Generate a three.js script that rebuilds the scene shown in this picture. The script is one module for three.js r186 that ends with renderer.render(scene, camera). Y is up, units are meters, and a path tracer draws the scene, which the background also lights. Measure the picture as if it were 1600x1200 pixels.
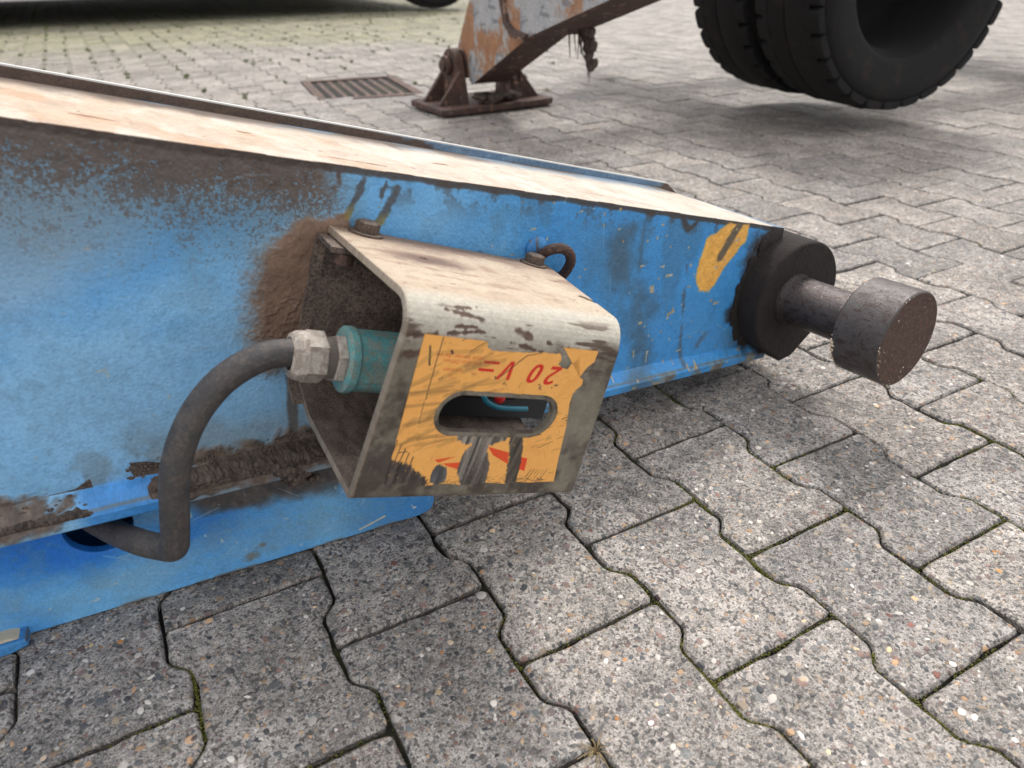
import * as THREE from 'three';
import { mergeGeometries, mergeVertices, toCreasedNormals } from 'three/addons/utils/BufferGeometryUtils.js';
import { Brush, Evaluator, SUBTRACTION } from 'three-bvh-csg';

// ------------------------------------------------------------------ camera, sky, sun, exposure
const scene = new THREE.Scene();
const camera = new THREE.PerspectiveCamera(55.93, 4 / 3, 0.02, 400);
camera.position.set(0, 0.5562, 0);
camera.up.set(0.01406838, 0.86016917, -0.50981476);
camera.lookAt(0, 0.5562 - 0.50986522, -0.8602543);
camera.focus = 0.80;
camera.userData.fStop = 6.2;
const renderer = new THREE.WebGLRenderer({ antialias: true });
renderer.toneMapping = THREE.LinearToneMapping;
renderer.toneMappingExposure = 1.38;
renderer.shadowMap.enabled = true;

const SUN = new THREE.Vector3(0.20, 0.78, -0.60).normalize();
{ // bright overcast: a smooth veil, brightest round the sun
  const W = 512, H = 256, d = new Float32Array(W * H * 4);
  for (let r = 0; r < H; r++) for (let c = 0; c < W; c++) {
    const up = ((r + 0.5) / H - 0.5) * Math.PI, ro = ((c + 0.5) / W - 0.5) * 2 * Math.PI;
    const x = Math.cos(ro) * Math.cos(up), y = Math.sin(up), z = Math.sin(ro) * Math.cos(up);
    const cs = x * SUN.x + y * SUN.y + z * SUN.z;
    const g = Math.exp((cs - 1) * 3.0);
    const L = 0.74 + 0.20 * Math.max(0, y) + 0.60 * g;
    const i = (r * W + c) * 4;
    d[i] = L * (0.985 + 0.03 * g); d[i + 1] = L; d[i + 2] = L * (1.035 - 0.05 * g); d[i + 3] = 1;
  }
  const sky = new THREE.DataTexture(d, W, H, THREE.RGBAFormat, THREE.FloatType);
  sky.mapping = THREE.EquirectangularReflectionMapping; sky.magFilter = THREE.LinearFilter; sky.needsUpdate = true;
  scene.background = sky; scene.environment = sky;
}
const sun = new THREE.DirectionalLight(new THREE.Color(1, 0.955, 0.90), 1.95);
sun.position.copy(SUN).multiplyScalar(12); sun.castShadow = true; sun.shadow.radius = 24;
sun.shadow.mapSize.set(2048, 2048);
Object.assign(sun.shadow.camera, { left: -8, right: 8, top: 8, bottom: -8, near: 0.5, far: 40 });
scene.add(sun, sun.target);

// ------------------------------------------------------------------ helpers
function rng(seed) { let s = seed >>> 0; return () => { s = (s + 0x6d2b79f5) | 0; let t = Math.imul(s ^ (s >>> 15), 1 | s); t = (t + Math.imul(t ^ (t >>> 7), 61 | t)) ^ t; return ((t ^ (t >>> 14)) >>> 0) / 4294967296; }; }
const R0 = rng(11);
const TAB = new Float32Array(65536); { const r = rng(5); for (let i = 0; i < 65536; i++) TAB[i] = r(); }
function vn(x, y) {
  const ix = Math.floor(x), iy = Math.floor(y); let fx = x - ix, fy = y - iy;
  fx = fx * fx * (3 - 2 * fx); fy = fy * fy * (3 - 2 * fy);
  const a = ((ix & 255) << 8), b = (((ix + 1) & 255) << 8), c = iy & 255, e = (iy + 1) & 255;
  const p = TAB[a | c], q = TAB[b | c], r = TAB[a | e], s = TAB[b | e];
  return p + (q - p) * fx + (r - p) * fy + (p - q - r + s) * fx * fy;
}
function fbm(x, y, o = 4) { let s = 0, a = 0.5, n = 0; for (let i = 0; i < o; i++) { s += a * vn(x, y); n += a; a *= 0.5; x = x * 2.03 + 17.3; y = y * 2.03 + 9.1; } return s / n; }
function n3(x, y, z) { return (fbm(x + 31.7 * z, y, 3) + fbm(y + 12.3, z + x * 0.37, 3) + fbm(z + 5.1, x - 8.2 + y * 0.41, 3)) / 3; }
const sst = (a, b, x) => { const t = Math.min(1, Math.max(0, (x - a) / (b - a))); return t * t * (3 - 2 * t); };
const clamp = (x, a = 0, b = 1) => Math.min(b, Math.max(a, x));
const lerp = (a, b, t) => a + (b - a) * t;
function segD(px, py, ax, ay, bx, by) { const vx = bx - ax, vy = by - ay, t = clamp(((px - ax) * vx + (py - ay) * vy) / (vx * vx + vy * vy)); return Math.hypot(px - ax - vx * t, py - ay - vy * t); }
function lineD(px, py, pts) { let d = 9; for (let i = 0; i + 1 < pts.length; i++) d = Math.min(d, segD(px, py, pts[i][0], pts[i][1], pts[i + 1][0], pts[i + 1][1])); return d; }
function polyD(px, py, P) { // signed: negative inside
  let d = 9, inside = false;
  for (let i = 0, j = P.length - 1; i < P.length; j = i++) {
    d = Math.min(d, segD(px, py, P[j][0], P[j][1], P[i][0], P[i][1]));
    if ((P[i][1] > py) !== (P[j][1] > py) && px < ((P[j][0] - P[i][0]) * (py - P[i][1])) / (P[j][1] - P[i][1]) + P[i][0]) inside = !inside;
  }
  return inside ? -d : d;
}
// colour map from f(u, v) -> [r, g, b] (sRGB 0..255) over metric window, and grey map likewise
function colorTex(W, H, f, wrap = THREE.ClampToEdgeWrapping) {
  const d = new Uint8Array(W * H * 4);
  for (let y = 0; y < H; y++) for (let x = 0; x < W; x++) {
    const c = f((x + 0.5) / W, (y + 0.5) / H), i = (y * W + x) * 4;
    d[i] = clamp(c[0], 0, 255); d[i + 1] = clamp(c[1], 0, 255); d[i + 2] = clamp(c[2], 0, 255); d[i + 3] = 255;
  }
  return finish(new THREE.DataTexture(d, W, H), wrap, true);
}
function greyTex(W, H, f, wrap = THREE.ClampToEdgeWrapping) {
  const d = new Uint8Array(W * H * 4);
  for (let y = 0; y < H; y++) for (let x = 0; x < W; x++) {
    const c = clamp(f((x + 0.5) / W, (y + 0.5) / H)) * 255, i = (y * W + x) * 4;
    d[i] = d[i + 1] = d[i + 2] = c; d[i + 3] = 255;
  }
  return finish(new THREE.DataTexture(d, W, H), wrap, false);
}
function finish(t, wrap, srgb) {
  t.wrapS = t.wrapT = wrap; t.magFilter = THREE.LinearFilter; t.minFilter = THREE.LinearFilter;
  if (srgb) t.colorSpace = THREE.SRGBColorSpace;
  t.needsUpdate = true; return t;
}
const mixc = (a, b, t) => [a[0] + (b[0] - a[0]) * t, a[1] + (b[1] - a[1]) * t, a[2] + (b[2] - a[2]) * t];
const used = {};
function numbered(n) { const k = used[n] = (used[n] ?? -1) + 1; return k ? n + '_' + String(k).padStart(3, '0') : n; }
function mesh(name, geo, mat, parent) {
  const m = new THREE.Mesh(geo, mat); m.name = numbered(name); m.castShadow = m.receiveShadow = true; (parent ?? scene).add(m); return m;
}
function group(name, parent) { const g = new THREE.Group(); g.name = numbered(name); (parent ?? scene).add(g); return g; }
function tag(o, label, category, grp, kind) { if (label) o.userData.label = label; if (category) o.userData.category = category; if (grp) o.userData.group = grp; if (kind) o.userData.kind = kind; return o; }
function placed(g, x = 0, y = 0, z = 0, rx = 0, ry = 0, rz = 0) { return g.applyMatrix4(new THREE.Matrix4().compose(new THREE.Vector3(x, y, z), new THREE.Quaternion().setFromEuler(new THREE.Euler(rx, ry, rz)), new THREE.Vector3(1, 1, 1))); }
function plain(g) { g = g.index ? g.toNonIndexed() : g; for (const k of Object.keys(g.attributes)) if (!['position', 'normal', 'uv'].includes(k)) g.deleteAttribute(k); return g; }
const merge = (list) => mergeGeometries(list.map(plain));
function boxUV(g, s = 1) { // metric uv by dominant axis
  g = plain(g); const p = g.attributes.position, n = g.attributes.normal, uv = new Float32Array(p.count * 2);
  for (let i = 0; i < p.count; i++) {
    const ax = Math.abs(n.getX(i)), ay = Math.abs(n.getY(i)), az = Math.abs(n.getZ(i));
    if (ax >= ay && ax >= az) { uv[2 * i] = p.getZ(i) * s; uv[2 * i + 1] = p.getY(i) * s; }
    else if (ay >= az) { uv[2 * i] = p.getX(i) * s; uv[2 * i + 1] = p.getZ(i) * s; }
    else { uv[2 * i] = p.getX(i) * s; uv[2 * i + 1] = p.getY(i) * s; }
  }
  g.setAttribute('uv', new THREE.BufferAttribute(uv, 2)); return g;
}
function extr(pts, depth, bevel = 0, holes = []) {
  const s = new THREE.Shape(pts.map((p) => new THREE.Vector2(p[0], p[1])));
  for (const h of holes) s.holes.push(h);
  return new THREE.ExtrudeGeometry(s, { depth: depth - 2 * bevel, bevelEnabled: bevel > 0, bevelSize: bevel, bevelThickness: bevel, bevelOffset: -bevel, bevelSegments: 2, curveSegments: 24 }).translate(0, 0, bevel);
}
function lumpy(seed, r, detail, amp, freq, sx = 1, sy = 1, sz = 1) {
  let g = mergeVertices(new THREE.IcosahedronGeometry(1, detail).deleteAttribute('normal').deleteAttribute('uv'));
  const p = g.attributes.position;
  for (let i = 0; i < p.count; i++) {
    const x = p.getX(i), y = p.getY(i), z = p.getZ(i), k = r * (1 + amp * (n3(x * freq + seed * 3.1, y * freq + seed, z * freq + 9) - 0.5) * 2);
    p.setXYZ(i, x * k * sx, y * k * sy, z * k * sz);
  }
  g.computeVertexNormals(); g = g.toNonIndexed();
  const q = g.attributes.position, uv = new Float32Array(q.count * 2);
  for (let i = 0; i < q.count; i++) { uv[2 * i] = q.getX(i) + q.getZ(i) * 0.6; uv[2 * i + 1] = q.getY(i) + q.getZ(i) * 0.5; }
  g.setAttribute('uv', new THREE.BufferAttribute(uv, 2)); return g;
}
class Path3 extends THREE.CatmullRomCurve3 { constructor(p, t = 0.5) { super(p.map((a) => new THREE.Vector3(...a)), false, 'centripetal', t); } }

// ------------------------------------------------------------------ materials
// exposed-aggregate concrete, 0.8 m of it
const CT = 2048, CM = 0.8;
const PEB = [[196, 190, 182], [226, 220, 212], [150, 146, 142], [128, 126, 125], [98, 98, 100], [74, 74, 78], [112, 116, 118], [168, 150, 132], [186, 168, 146], [196, 158, 122], [142, 112, 102], [118, 102, 100], [186, 178, 170], [140, 132, 128], [104, 108, 108]];
const concrete = (() => {
  const col = new Float32Array(CT * CT * 3), hgt = new Float32Array(CT * CT), r = rng(77);
  for (let y = 0; y < CT; y++) for (let x = 0; x < CT; x++) {
    const u = x / CT, v = y / CT, i = y * CT + x;
    const big = fbm(u * 9, v * 9, 4), mid = fbm(u * 90, v * 90, 3), fine = vn(u * 640, v * 640), gr = r();
    let k = 0.55 + 0.48 * (big - 0.5) + 0.50 * (mid - 0.5) + 0.42 * (fine - 0.5) + 0.70 * (gr - 0.5);
    const pit = sst(0.30, 0.20, vn(u * 330 + 50, v * 330)) ; k *= 1 - 0.6 * pit;
    col[i * 3] = 158 * (0.40 + k); col[i * 3 + 1] = 152 * (0.40 + k); col[i * 3 + 2] = 147 * (0.40 + k);
    hgt[i] = 0.42 + 0.16 * (mid - 0.5) + 0.22 * (fine - 0.5) + 0.12 * (gr - 0.5) - 0.25 * pit;
  }
  for (let n = 0; n < 25000; n++) {
    const t = r(), rad = t < 0.52 ? 1.0 + 1.8 * r() : t < 0.86 ? 2.6 + 4.0 * r() : 5.5 + 9.5 * r() * r(), asp = 0.55 + 0.45 * r(), th = r() * Math.PI, cs = Math.cos(th), sn = Math.sin(th);
    const cx = r() * CT, cy = r() * CT, pc = PEB[Math.floor(Math.pow(r(), 0.9) * PEB.length)], w = 0.74 + 0.42 * r(), R = Math.ceil(rad + 1), sq = 2 + 1.5 * r(), cover = rad > 5 ? 0.45 + 0.5 * r() : 0.5 + 0.5 * r();
    for (let dy = -R; dy <= R; dy++) for (let dx = -R; dx <= R; dx++) {
      const a = (dx * cs + dy * sn) / rad, b = (-dx * sn + dy * cs) / (rad * asp), e = Math.pow(Math.abs(a), sq) + Math.pow(Math.abs(b), sq);
      if (e > 1) continue;
      const i = (((Math.floor(cy) + dy + CT) % CT) * CT + ((Math.floor(cx) + dx + CT) % CT)), m = sst(1, 0.55, e) * cover;
      for (let c = 0; c < 3; c++) col[i * 3 + c] = lerp(col[i * 3 + c], pc[c] * w * 0.98, m);
      hgt[i] = lerp(hgt[i], 0.62 + 0.25 * (1 - e), m);
    }
  }
  const d = new Uint8Array(CT * CT * 4), h = new Uint8Array(CT * CT * 4);
  for (let i = 0; i < CT * CT; i++) {
    d[i * 4] = clamp(col[i * 3], 0, 255); d[i * 4 + 1] = clamp(col[i * 3 + 1], 0, 255); d[i * 4 + 2] = clamp(col[i * 3 + 2], 0, 255); d[i * 4 + 3] = 255;
    h[i * 4] = h[i * 4 + 1] = h[i * 4 + 2] = clamp(hgt[i]) * 255; h[i * 4 + 3] = 255;
  }
  return { map: finish(new THREE.DataTexture(d, CT, CT), THREE.RepeatWrapping, true), bumpMap: finish(new THREE.DataTexture(h, CT, CT), THREE.RepeatWrapping, false) };
})();
const stoneTints = [[0.86, 0.85, 0.85], [0.76, 0.76, 0.77], [0.95, 0.935, 0.92], [0.82, 0.80, 0.79]];
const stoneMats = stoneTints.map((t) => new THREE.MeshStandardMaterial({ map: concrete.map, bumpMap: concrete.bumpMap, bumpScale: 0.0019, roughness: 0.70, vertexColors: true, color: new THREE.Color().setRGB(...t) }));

const farStone = new THREE.MeshStandardMaterial({ map: concrete.map, bumpMap: concrete.bumpMap, bumpScale: 0.002, roughness: 0.78, color: new THREE.Color().setRGB(0.85, 0.84, 0.83) });
const dirtTile = colorTex(512, 512, (u, v) => {
  const a = fbm(u * 8, v * 8, 4), b = vn(u * 128, v * 128), c = vn(u * 256, v * 256 + 7);
  const k = 0.62 + 0.5 * (a - 0.5) + 0.35 * (b - 0.5) + 0.3 * (c - 0.5);
  return [114 * k + 12, 99 * k + 11, 89 * k + 10];
}, THREE.RepeatWrapping);
const dirtBump = greyTex(512, 512, (u, v) => 0.5 + 0.6 * (fbm(u * 32, v * 32, 4) - 0.5) + 0.2 * (vn(u * 256, v * 256) - 0.5), THREE.RepeatWrapping);
function tiled(t, s) { const c = t.clone(); c.repeat.set(s, s); c.needsUpdate = true; return c; }
const dirtMat = new THREE.MeshStandardMaterial({ map: tiled(dirtTile, 6), bumpMap: tiled(dirtBump, 6), bumpScale: 0.0012, roughness: 0.97, color: new THREE.Color().setRGB(0.92, 0.9, 0.9) });
const innerDirtMat = new THREE.MeshStandardMaterial({ map: tiled(dirtTile, 4), bumpMap: tiled(dirtBump, 5), bumpScale: 0.0006, roughness: 0.85, color: new THREE.Color().setRGB(1.45, 1.4, 1.38) });

const rustTex = colorTex(512, 512, (u, v) => {
  const a = fbm(u * 5, v * 5, 5), b = fbm(u * 18 + 4, v * 18, 4), c = vn(u * 160, v * 160);
  let col = mixc([150, 152, 156], [172, 170, 168], b); col = mixc(col, [120, 122, 128], sst(0.55, 0.75, fbm(u * 9 + 30, v * 22, 3)));
  const ru = sst(0.45, 0.64, 0.7 * a + 0.3 * fbm(u * 40 + 8, v * 26, 4)); col = mixc(col, mixc([178, 122, 78], [128, 86, 60], b), ru * 0.9);
  return col.map((q) => q * (0.85 + 0.3 * c));
}, THREE.RepeatWrapping);
const rustGreyMat = new THREE.MeshStandardMaterial({ map: tiled(rustTex, 2.2), bumpMap: tiled(dirtBump, 3), bumpScale: 0.0008, roughness: 0.62, metalness: 0.15 });
const rustBrownTex = colorTex(512, 512, (u, v) => {
  const a = fbm(u * 7, v * 7, 5), b = vn(u * 120, v * 120);
  return mixc(mixc([58, 46, 42], [104, 74, 60], a), [150, 116, 98], sst(0.6, 0.8, fbm(u * 14 + 3, v * 14, 4))).map((q) => q * (0.8 + 0.4 * b));
}, THREE.RepeatWrapping);
const rustBrownMat = new THREE.MeshStandardMaterial({ map: tiled(rustBrownTex, 3), color: new THREE.Color().setRGB(0.9, 0.92, 0.95), bumpMap: tiled(dirtBump, 4), bumpScale: 0.001, roughness: 0.75, metalness: 0.1 });
const boltMat = new THREE.MeshStandardMaterial({ map: tiled(dirtTile, 9), bumpMap: tiled(dirtBump, 10), bumpScale: 0.0002, roughness: 0.7, metalness: 0.2, color: new THREE.Color().setRGB(1.15, 1.08, 1.0) });
const steelTex = colorTex(512, 512, (u, v) => {
  const a = fbm(u * 6, v * 6, 5), b = vn(u * 180, v * 180), s = fbm(u * 60, v * 5, 3);
  let c = mixc([66, 60, 58], [94, 89, 88], a * 0.6 + s * 0.4);
  c = mixc(c, [60, 46, 40], sst(0.55, 0.75, fbm(u * 11 + 9, v * 11, 4)) * 0.7);
  return c.map((q) => q * (0.88 + 0.24 * b));
}, THREE.RepeatWrapping);
const scuffRough = greyTex(512, 512, (u, v) => 0.42 + 0.55 * (fbm(u * 9, v * 9, 5) - 0.5) + 0.2 * (fbm(u * 70, v * 70, 2) - 0.5), THREE.RepeatWrapping);
const headMat = new THREE.MeshStandardMaterial({ map: tiled(steelTex, 6), color: new THREE.Color().setRGB(1.12, 1.12, 1.15), roughnessMap: tiled(scuffRough, 7), roughness: 1, metalness: 0.35, bumpMap: tiled(dirtBump, 9), bumpScale: 0.0006 });
const faceDirtMat = new THREE.MeshStandardMaterial({ map: tiled(rustBrownTex, 5), roughness: 0.72, metalness: 0.2, bumpMap: tiled(dirtBump, 7), bumpScale: 0.0007, color: new THREE.Color().setRGB(0.82, 0.82, 0.82) });
const shaftMat = new THREE.MeshStandardMaterial({ map: tiled(steelTex, 5), roughnessMap: tiled(scuffRough, 4), roughness: 0.82, metalness: 0.75, color: new THREE.Color().setRGB(1.15, 1.15, 1.2), bumpMap: tiled(dirtBump, 7), bumpScale: 0.0007 });
const greaseMat = new THREE.MeshStandardMaterial({ map: tiled(steelTex, 7), color: new THREE.Color().setRGB(0.20, 0.16, 0.15), roughness: 0.93, bumpMap: tiled(dirtBump, 9), bumpScale: 0.0012 });
const rubberTex = colorTex(512, 512, (u, v) => { const a = fbm(u * 6, v * 6, 5), b = vn(u * 150, v * 150); return mixc(mixc([36, 36, 38], [52, 51, 51], a), [96, 74, 60], 0.55 * sst(0.56, 0.78, fbm(u * 16 + 4, v * 16, 5))).map((q) => q * (0.85 + 0.3 * b)); }, THREE.RepeatWrapping);
const rubberMat = new THREE.MeshStandardMaterial({ map: tiled(rubberTex, 1.6), color: new THREE.Color().setRGB(0.22, 0.205, 0.2), roughness: 0.95, bumpMap: tiled(dirtBump, 4), bumpScale: 0.0012 });
const blackMat = new THREE.MeshStandardMaterial({ color: new THREE.Color().setRGB(0.012, 0.012, 0.013), roughness: 0.8 });
const cableTex = colorTex(1024, 256, (u, v) => { const a = fbm(u * 150, v * 25, 5), b = vn(u * 1000, v * 160); return mixc(mixc([64, 61, 61], [82, 79, 79], a), [118, 105, 95], 0.55 * sst(0.40, 0.72, 0.5 * fbm(u * 52 + 3, v * 9, 5) + 0.5 * fbm(u * 240, v * 41, 4))).map((q) => q * (0.88 + 0.24 * b)); }, THREE.RepeatWrapping);
const cableMat = new THREE.MeshStandardMaterial({ map: cableTex, color: new THREE.Color().setRGB(0.74, 0.74, 0.75), roughness: 0.62, bumpMap: tiled(dirtBump, 3), bumpScale: 0.0004 });

// ------------------------------------------------------------------ the setting: bone-shaped interlocking pavers
const YAW = 0.49698, GX = 0.0379, GZ = -0.6835, PW = 0.14, PL = 0.10025, PD = 0.0088, GAP = 0.0017;
const paving = tag(group('paving'), 'grey exposed-aggregate interlocking concrete pavers with mossy joints', null, null, 'structure');
paving.position.set(GX, 0, GZ); paving.rotation.y = YAW; paving.updateMatrixWorld(true);
const soilMat = new THREE.MeshStandardMaterial({ map: (() => { const t = colorTex(1024, 1024, (u, v) => { const a = fbm(u * 24, v * 24, 4), b = vn(u * 400, v * 400), m = sst(0.50, 0.66, fbm(u * 14 + 7, v * 14, 4)); return mixc(mixc([20, 18, 17], [40, 36, 32], b), mixc([30, 31, 18], [62, 64, 24], b), m * 0.6).map((q) => q * (0.7 + 0.6 * a)); }, THREE.RepeatWrapping); t.repeat.set(1 / 1.3, 1 / 1.3); return t; })(), roughness: 1 });
{
  const g = new THREE.CircleGeometry(15.2, 64).rotateX(-Math.PI / 2), p = g.attributes.position, uv = g.attributes.uv;
  for (let i = 0; i < p.count; i++) uv.setXY(i, p.getX(i), p.getZ(i));
  mesh('joint_bed', g, soilMat, paving).position.y = -0.0085;
  const f = new THREE.RingGeometry(14.6, 240, 96, 3).rotateX(-Math.PI / 2), q = f.attributes.position, w = f.attributes.uv;
  for (let i = 0; i < q.count; i++) w.setXY(i, q.getX(i) / CM, q.getZ(i) / CM);
  mesh('distant_paving', f, farStone, paving).position.y = -0.0035;
}
function outline(seed, fine) {
  const h = PL - GAP, W = PW / 2 - GAP, d = PD, j0 = PL / 2 - 0.0085, j1 = PL / 2 + 0.0085;
  const right = [[W + d, -h], [W + d, -j1], [W - d, -j0], [W - d, j0], [W + d, j1], [W + d, h]];
  const base = [...right, ...right.map(([x, z]) => [-x, -z])];
  if (!fine) return base;
  const r = rng(seed * 131 + 7), out = [];
  for (let i = 0; i < base.length; i++) {
    const P = base[(i + base.length - 1) % base.length], A = base[i], B = base[(i + 1) % base.length];
    const dp = Math.hypot(A[0] - P[0], A[1] - P[1]), dn = Math.hypot(B[0] - A[0], B[1] - A[1]), c = Math.min(0.004, dp * 0.3, dn * 0.3);
    out.push([lerp(A[0], P[0], c / dp), lerp(A[1], P[1], c / dp)], [lerp(A[0], B[0], c / dn), lerp(A[1], B[1], c / dn)]);
    const n = Math.floor(dn / 0.017);
    for (let k = 1; k < n; k++) out.push([lerp(A[0], B[0], k / n), lerp(A[1], B[1], k / n)]);
  }
  return out.map(([x, z]) => { const k = (r() - 0.5) * 0.0018 - (r() < 0.12 ? 0.0030 * r() : 0), l = Math.hypot(x, z); return [x + (x / l) * k, z + (z / l) * k]; });
}
function stoneGeo(seed, fine) {
  const o = outline(seed, fine), N = o.length, b = fine ? 0.0026 : 0.0026, r = rng(seed + 900);
  const nrm = o.map((p, i) => { const P = o[(i + N - 1) % N], Q = o[(i + 1) % N]; let x = Q[1] - P[1], z = -(Q[0] - P[0]); const l = Math.hypot(x, z) || 1; return [x / l, z / l]; });
  const inner = o.map((p, i) => { const k = b * (fine ? 0.7 + 0.7 * r() : 1); return [p[0] - nrm[i][0] * k, p[1] - nrm[i][1] * k]; });
  const tri = THREE.ShapeUtils.triangulateShape(inner.map((p) => new THREE.Vector2(p[0], p[1])), []);
  const pos = [], uv = [], colr = [], U = r() * 5, V = r() * 5, T = Math.floor(r() * 4) * Math.PI / 2 + r() * 0.6, cs = Math.cos(T), sn = Math.sin(T);
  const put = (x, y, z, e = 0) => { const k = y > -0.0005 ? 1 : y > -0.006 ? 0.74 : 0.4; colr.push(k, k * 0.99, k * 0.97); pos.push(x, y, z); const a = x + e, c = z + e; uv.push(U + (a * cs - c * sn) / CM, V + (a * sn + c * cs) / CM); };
  for (const [a, c, e] of tri) { const A = inner[a], B = inner[c], C = inner[e]; const up = (B[1] - A[1]) * (C[0] - A[0]) - (B[0] - A[0]) * (C[1] - A[1]); const L = up > 0 ? [A, B, C] : [A, C, B]; for (const p of L) put(p[0], 0, p[1]); }
  const area = o.reduce((s, p, i) => s + p[0] * o[(i + 1) % N][1] - o[(i + 1) % N][0] * p[1], 0), flip = area > 0;
  const quad = (A, ya, B, yb, i, j) => { // A inner ring, B outer ring
    const p = [A[i], ya], q = [A[j], ya], s = [B[j], yb], t = [B[i], yb], list = flip ? [p, q, s, p, s, t] : [p, s, q, p, t, s];
    for (const [k, y] of list) put(k[0], y, k[1], y < -0.01 ? y + 0.0035 : 0);
  };
  for (let i = 0; i < N; i++) { const j = (i + 1) % N; quad(inner, 0, o, -b * 1.05, i, j); quad(o, -b * 1.05, o, -0.032, i, j); }
  const g = new THREE.BufferGeometry();
  g.setAttribute('position', new THREE.Float32BufferAttribute(pos, 3)); g.setAttribute('uv', new THREE.Float32BufferAttribute(uv, 2)); g.setAttribute('color', new THREE.Float32BufferAttribute(colr, 3)); g.computeVertexNormals();
  // orientation check: the first face must look up
  if (g.attributes.normal.getY(0) < 0) throw new Error('stone is upside down');
  return g;
}
const fineStones = Array.from({ length: 26 }, (_, k) => stoneGeo(k + 1, true)), roughStones = Array.from({ length: 6 }, (_, k) => stoneGeo(k + 60, false));
// the drain's rectangle, in world x, z
const DR = { c: [-0.742, -3.873], u: [0.9345, -0.356], v: [0.356, 0.9345], hu: 0.248, hv: 0.335 };
function inDrain(x, z, m) { const a = x - DR.c[0], b = z - DR.c[1]; return Math.abs(a * DR.u[0] + b * DR.u[1]) < DR.hu + m && Math.abs(a * DR.v[0] + b * DR.v[1]) < DR.hv + m; }
const spots = [];
{
  camera.updateMatrixWorld(true); camera.updateProjectionMatrix();
  const fr = new THREE.Frustum().setFromProjectionMatrix(new THREE.Matrix4().multiplyMatrices(camera.projectionMatrix, camera.matrixWorldInverse)), v = new THREE.Vector3();
  for (let i = -110; i < 110; i++) for (let j = -160; j < 160; j++) {
    if (((i + j) & 1) === 0) continue;
    const A = PW * (i + 0.5), B = PL * (j + 1);
    v.set(A, 0, B).applyMatrix4(paving.matrixWorld);
    const d = Math.hypot(v.x, v.z);
    if (d > 14.9 || v.z > 1.6 || Math.hypot(A, B) > 14.9) continue;
    if (inDrain(v.x, v.z, 0.055)) continue;
    const seen = fr.intersectsSphere(new THREE.Sphere(v.clone(), 0.1));
    // what stands on the paving hides these from the lens and from a step beside it
    const bs = (v.x - 0.3665) * 0.848 - (v.z + 0.9533) * 0.5299, bn = (v.x - 0.3665) * 0.5299 + (v.z + 0.9533) * 0.848;
    const under = bs < -0.15 && bn < -0.05 && bn > -0.9 - bs * 0.5 && d < 2.0 && bn > -0.8;
    spots.push({ i, j, A, B, x: v.x, z: v.z, d, seen: seen && !under });
  }
  spots.sort((a, b) => (a.seen === b.seen ? a.d - b.d : a.seen ? -1 : 1));
}
const near = spots.slice(0, 300), rest = spots.slice(300);
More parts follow.
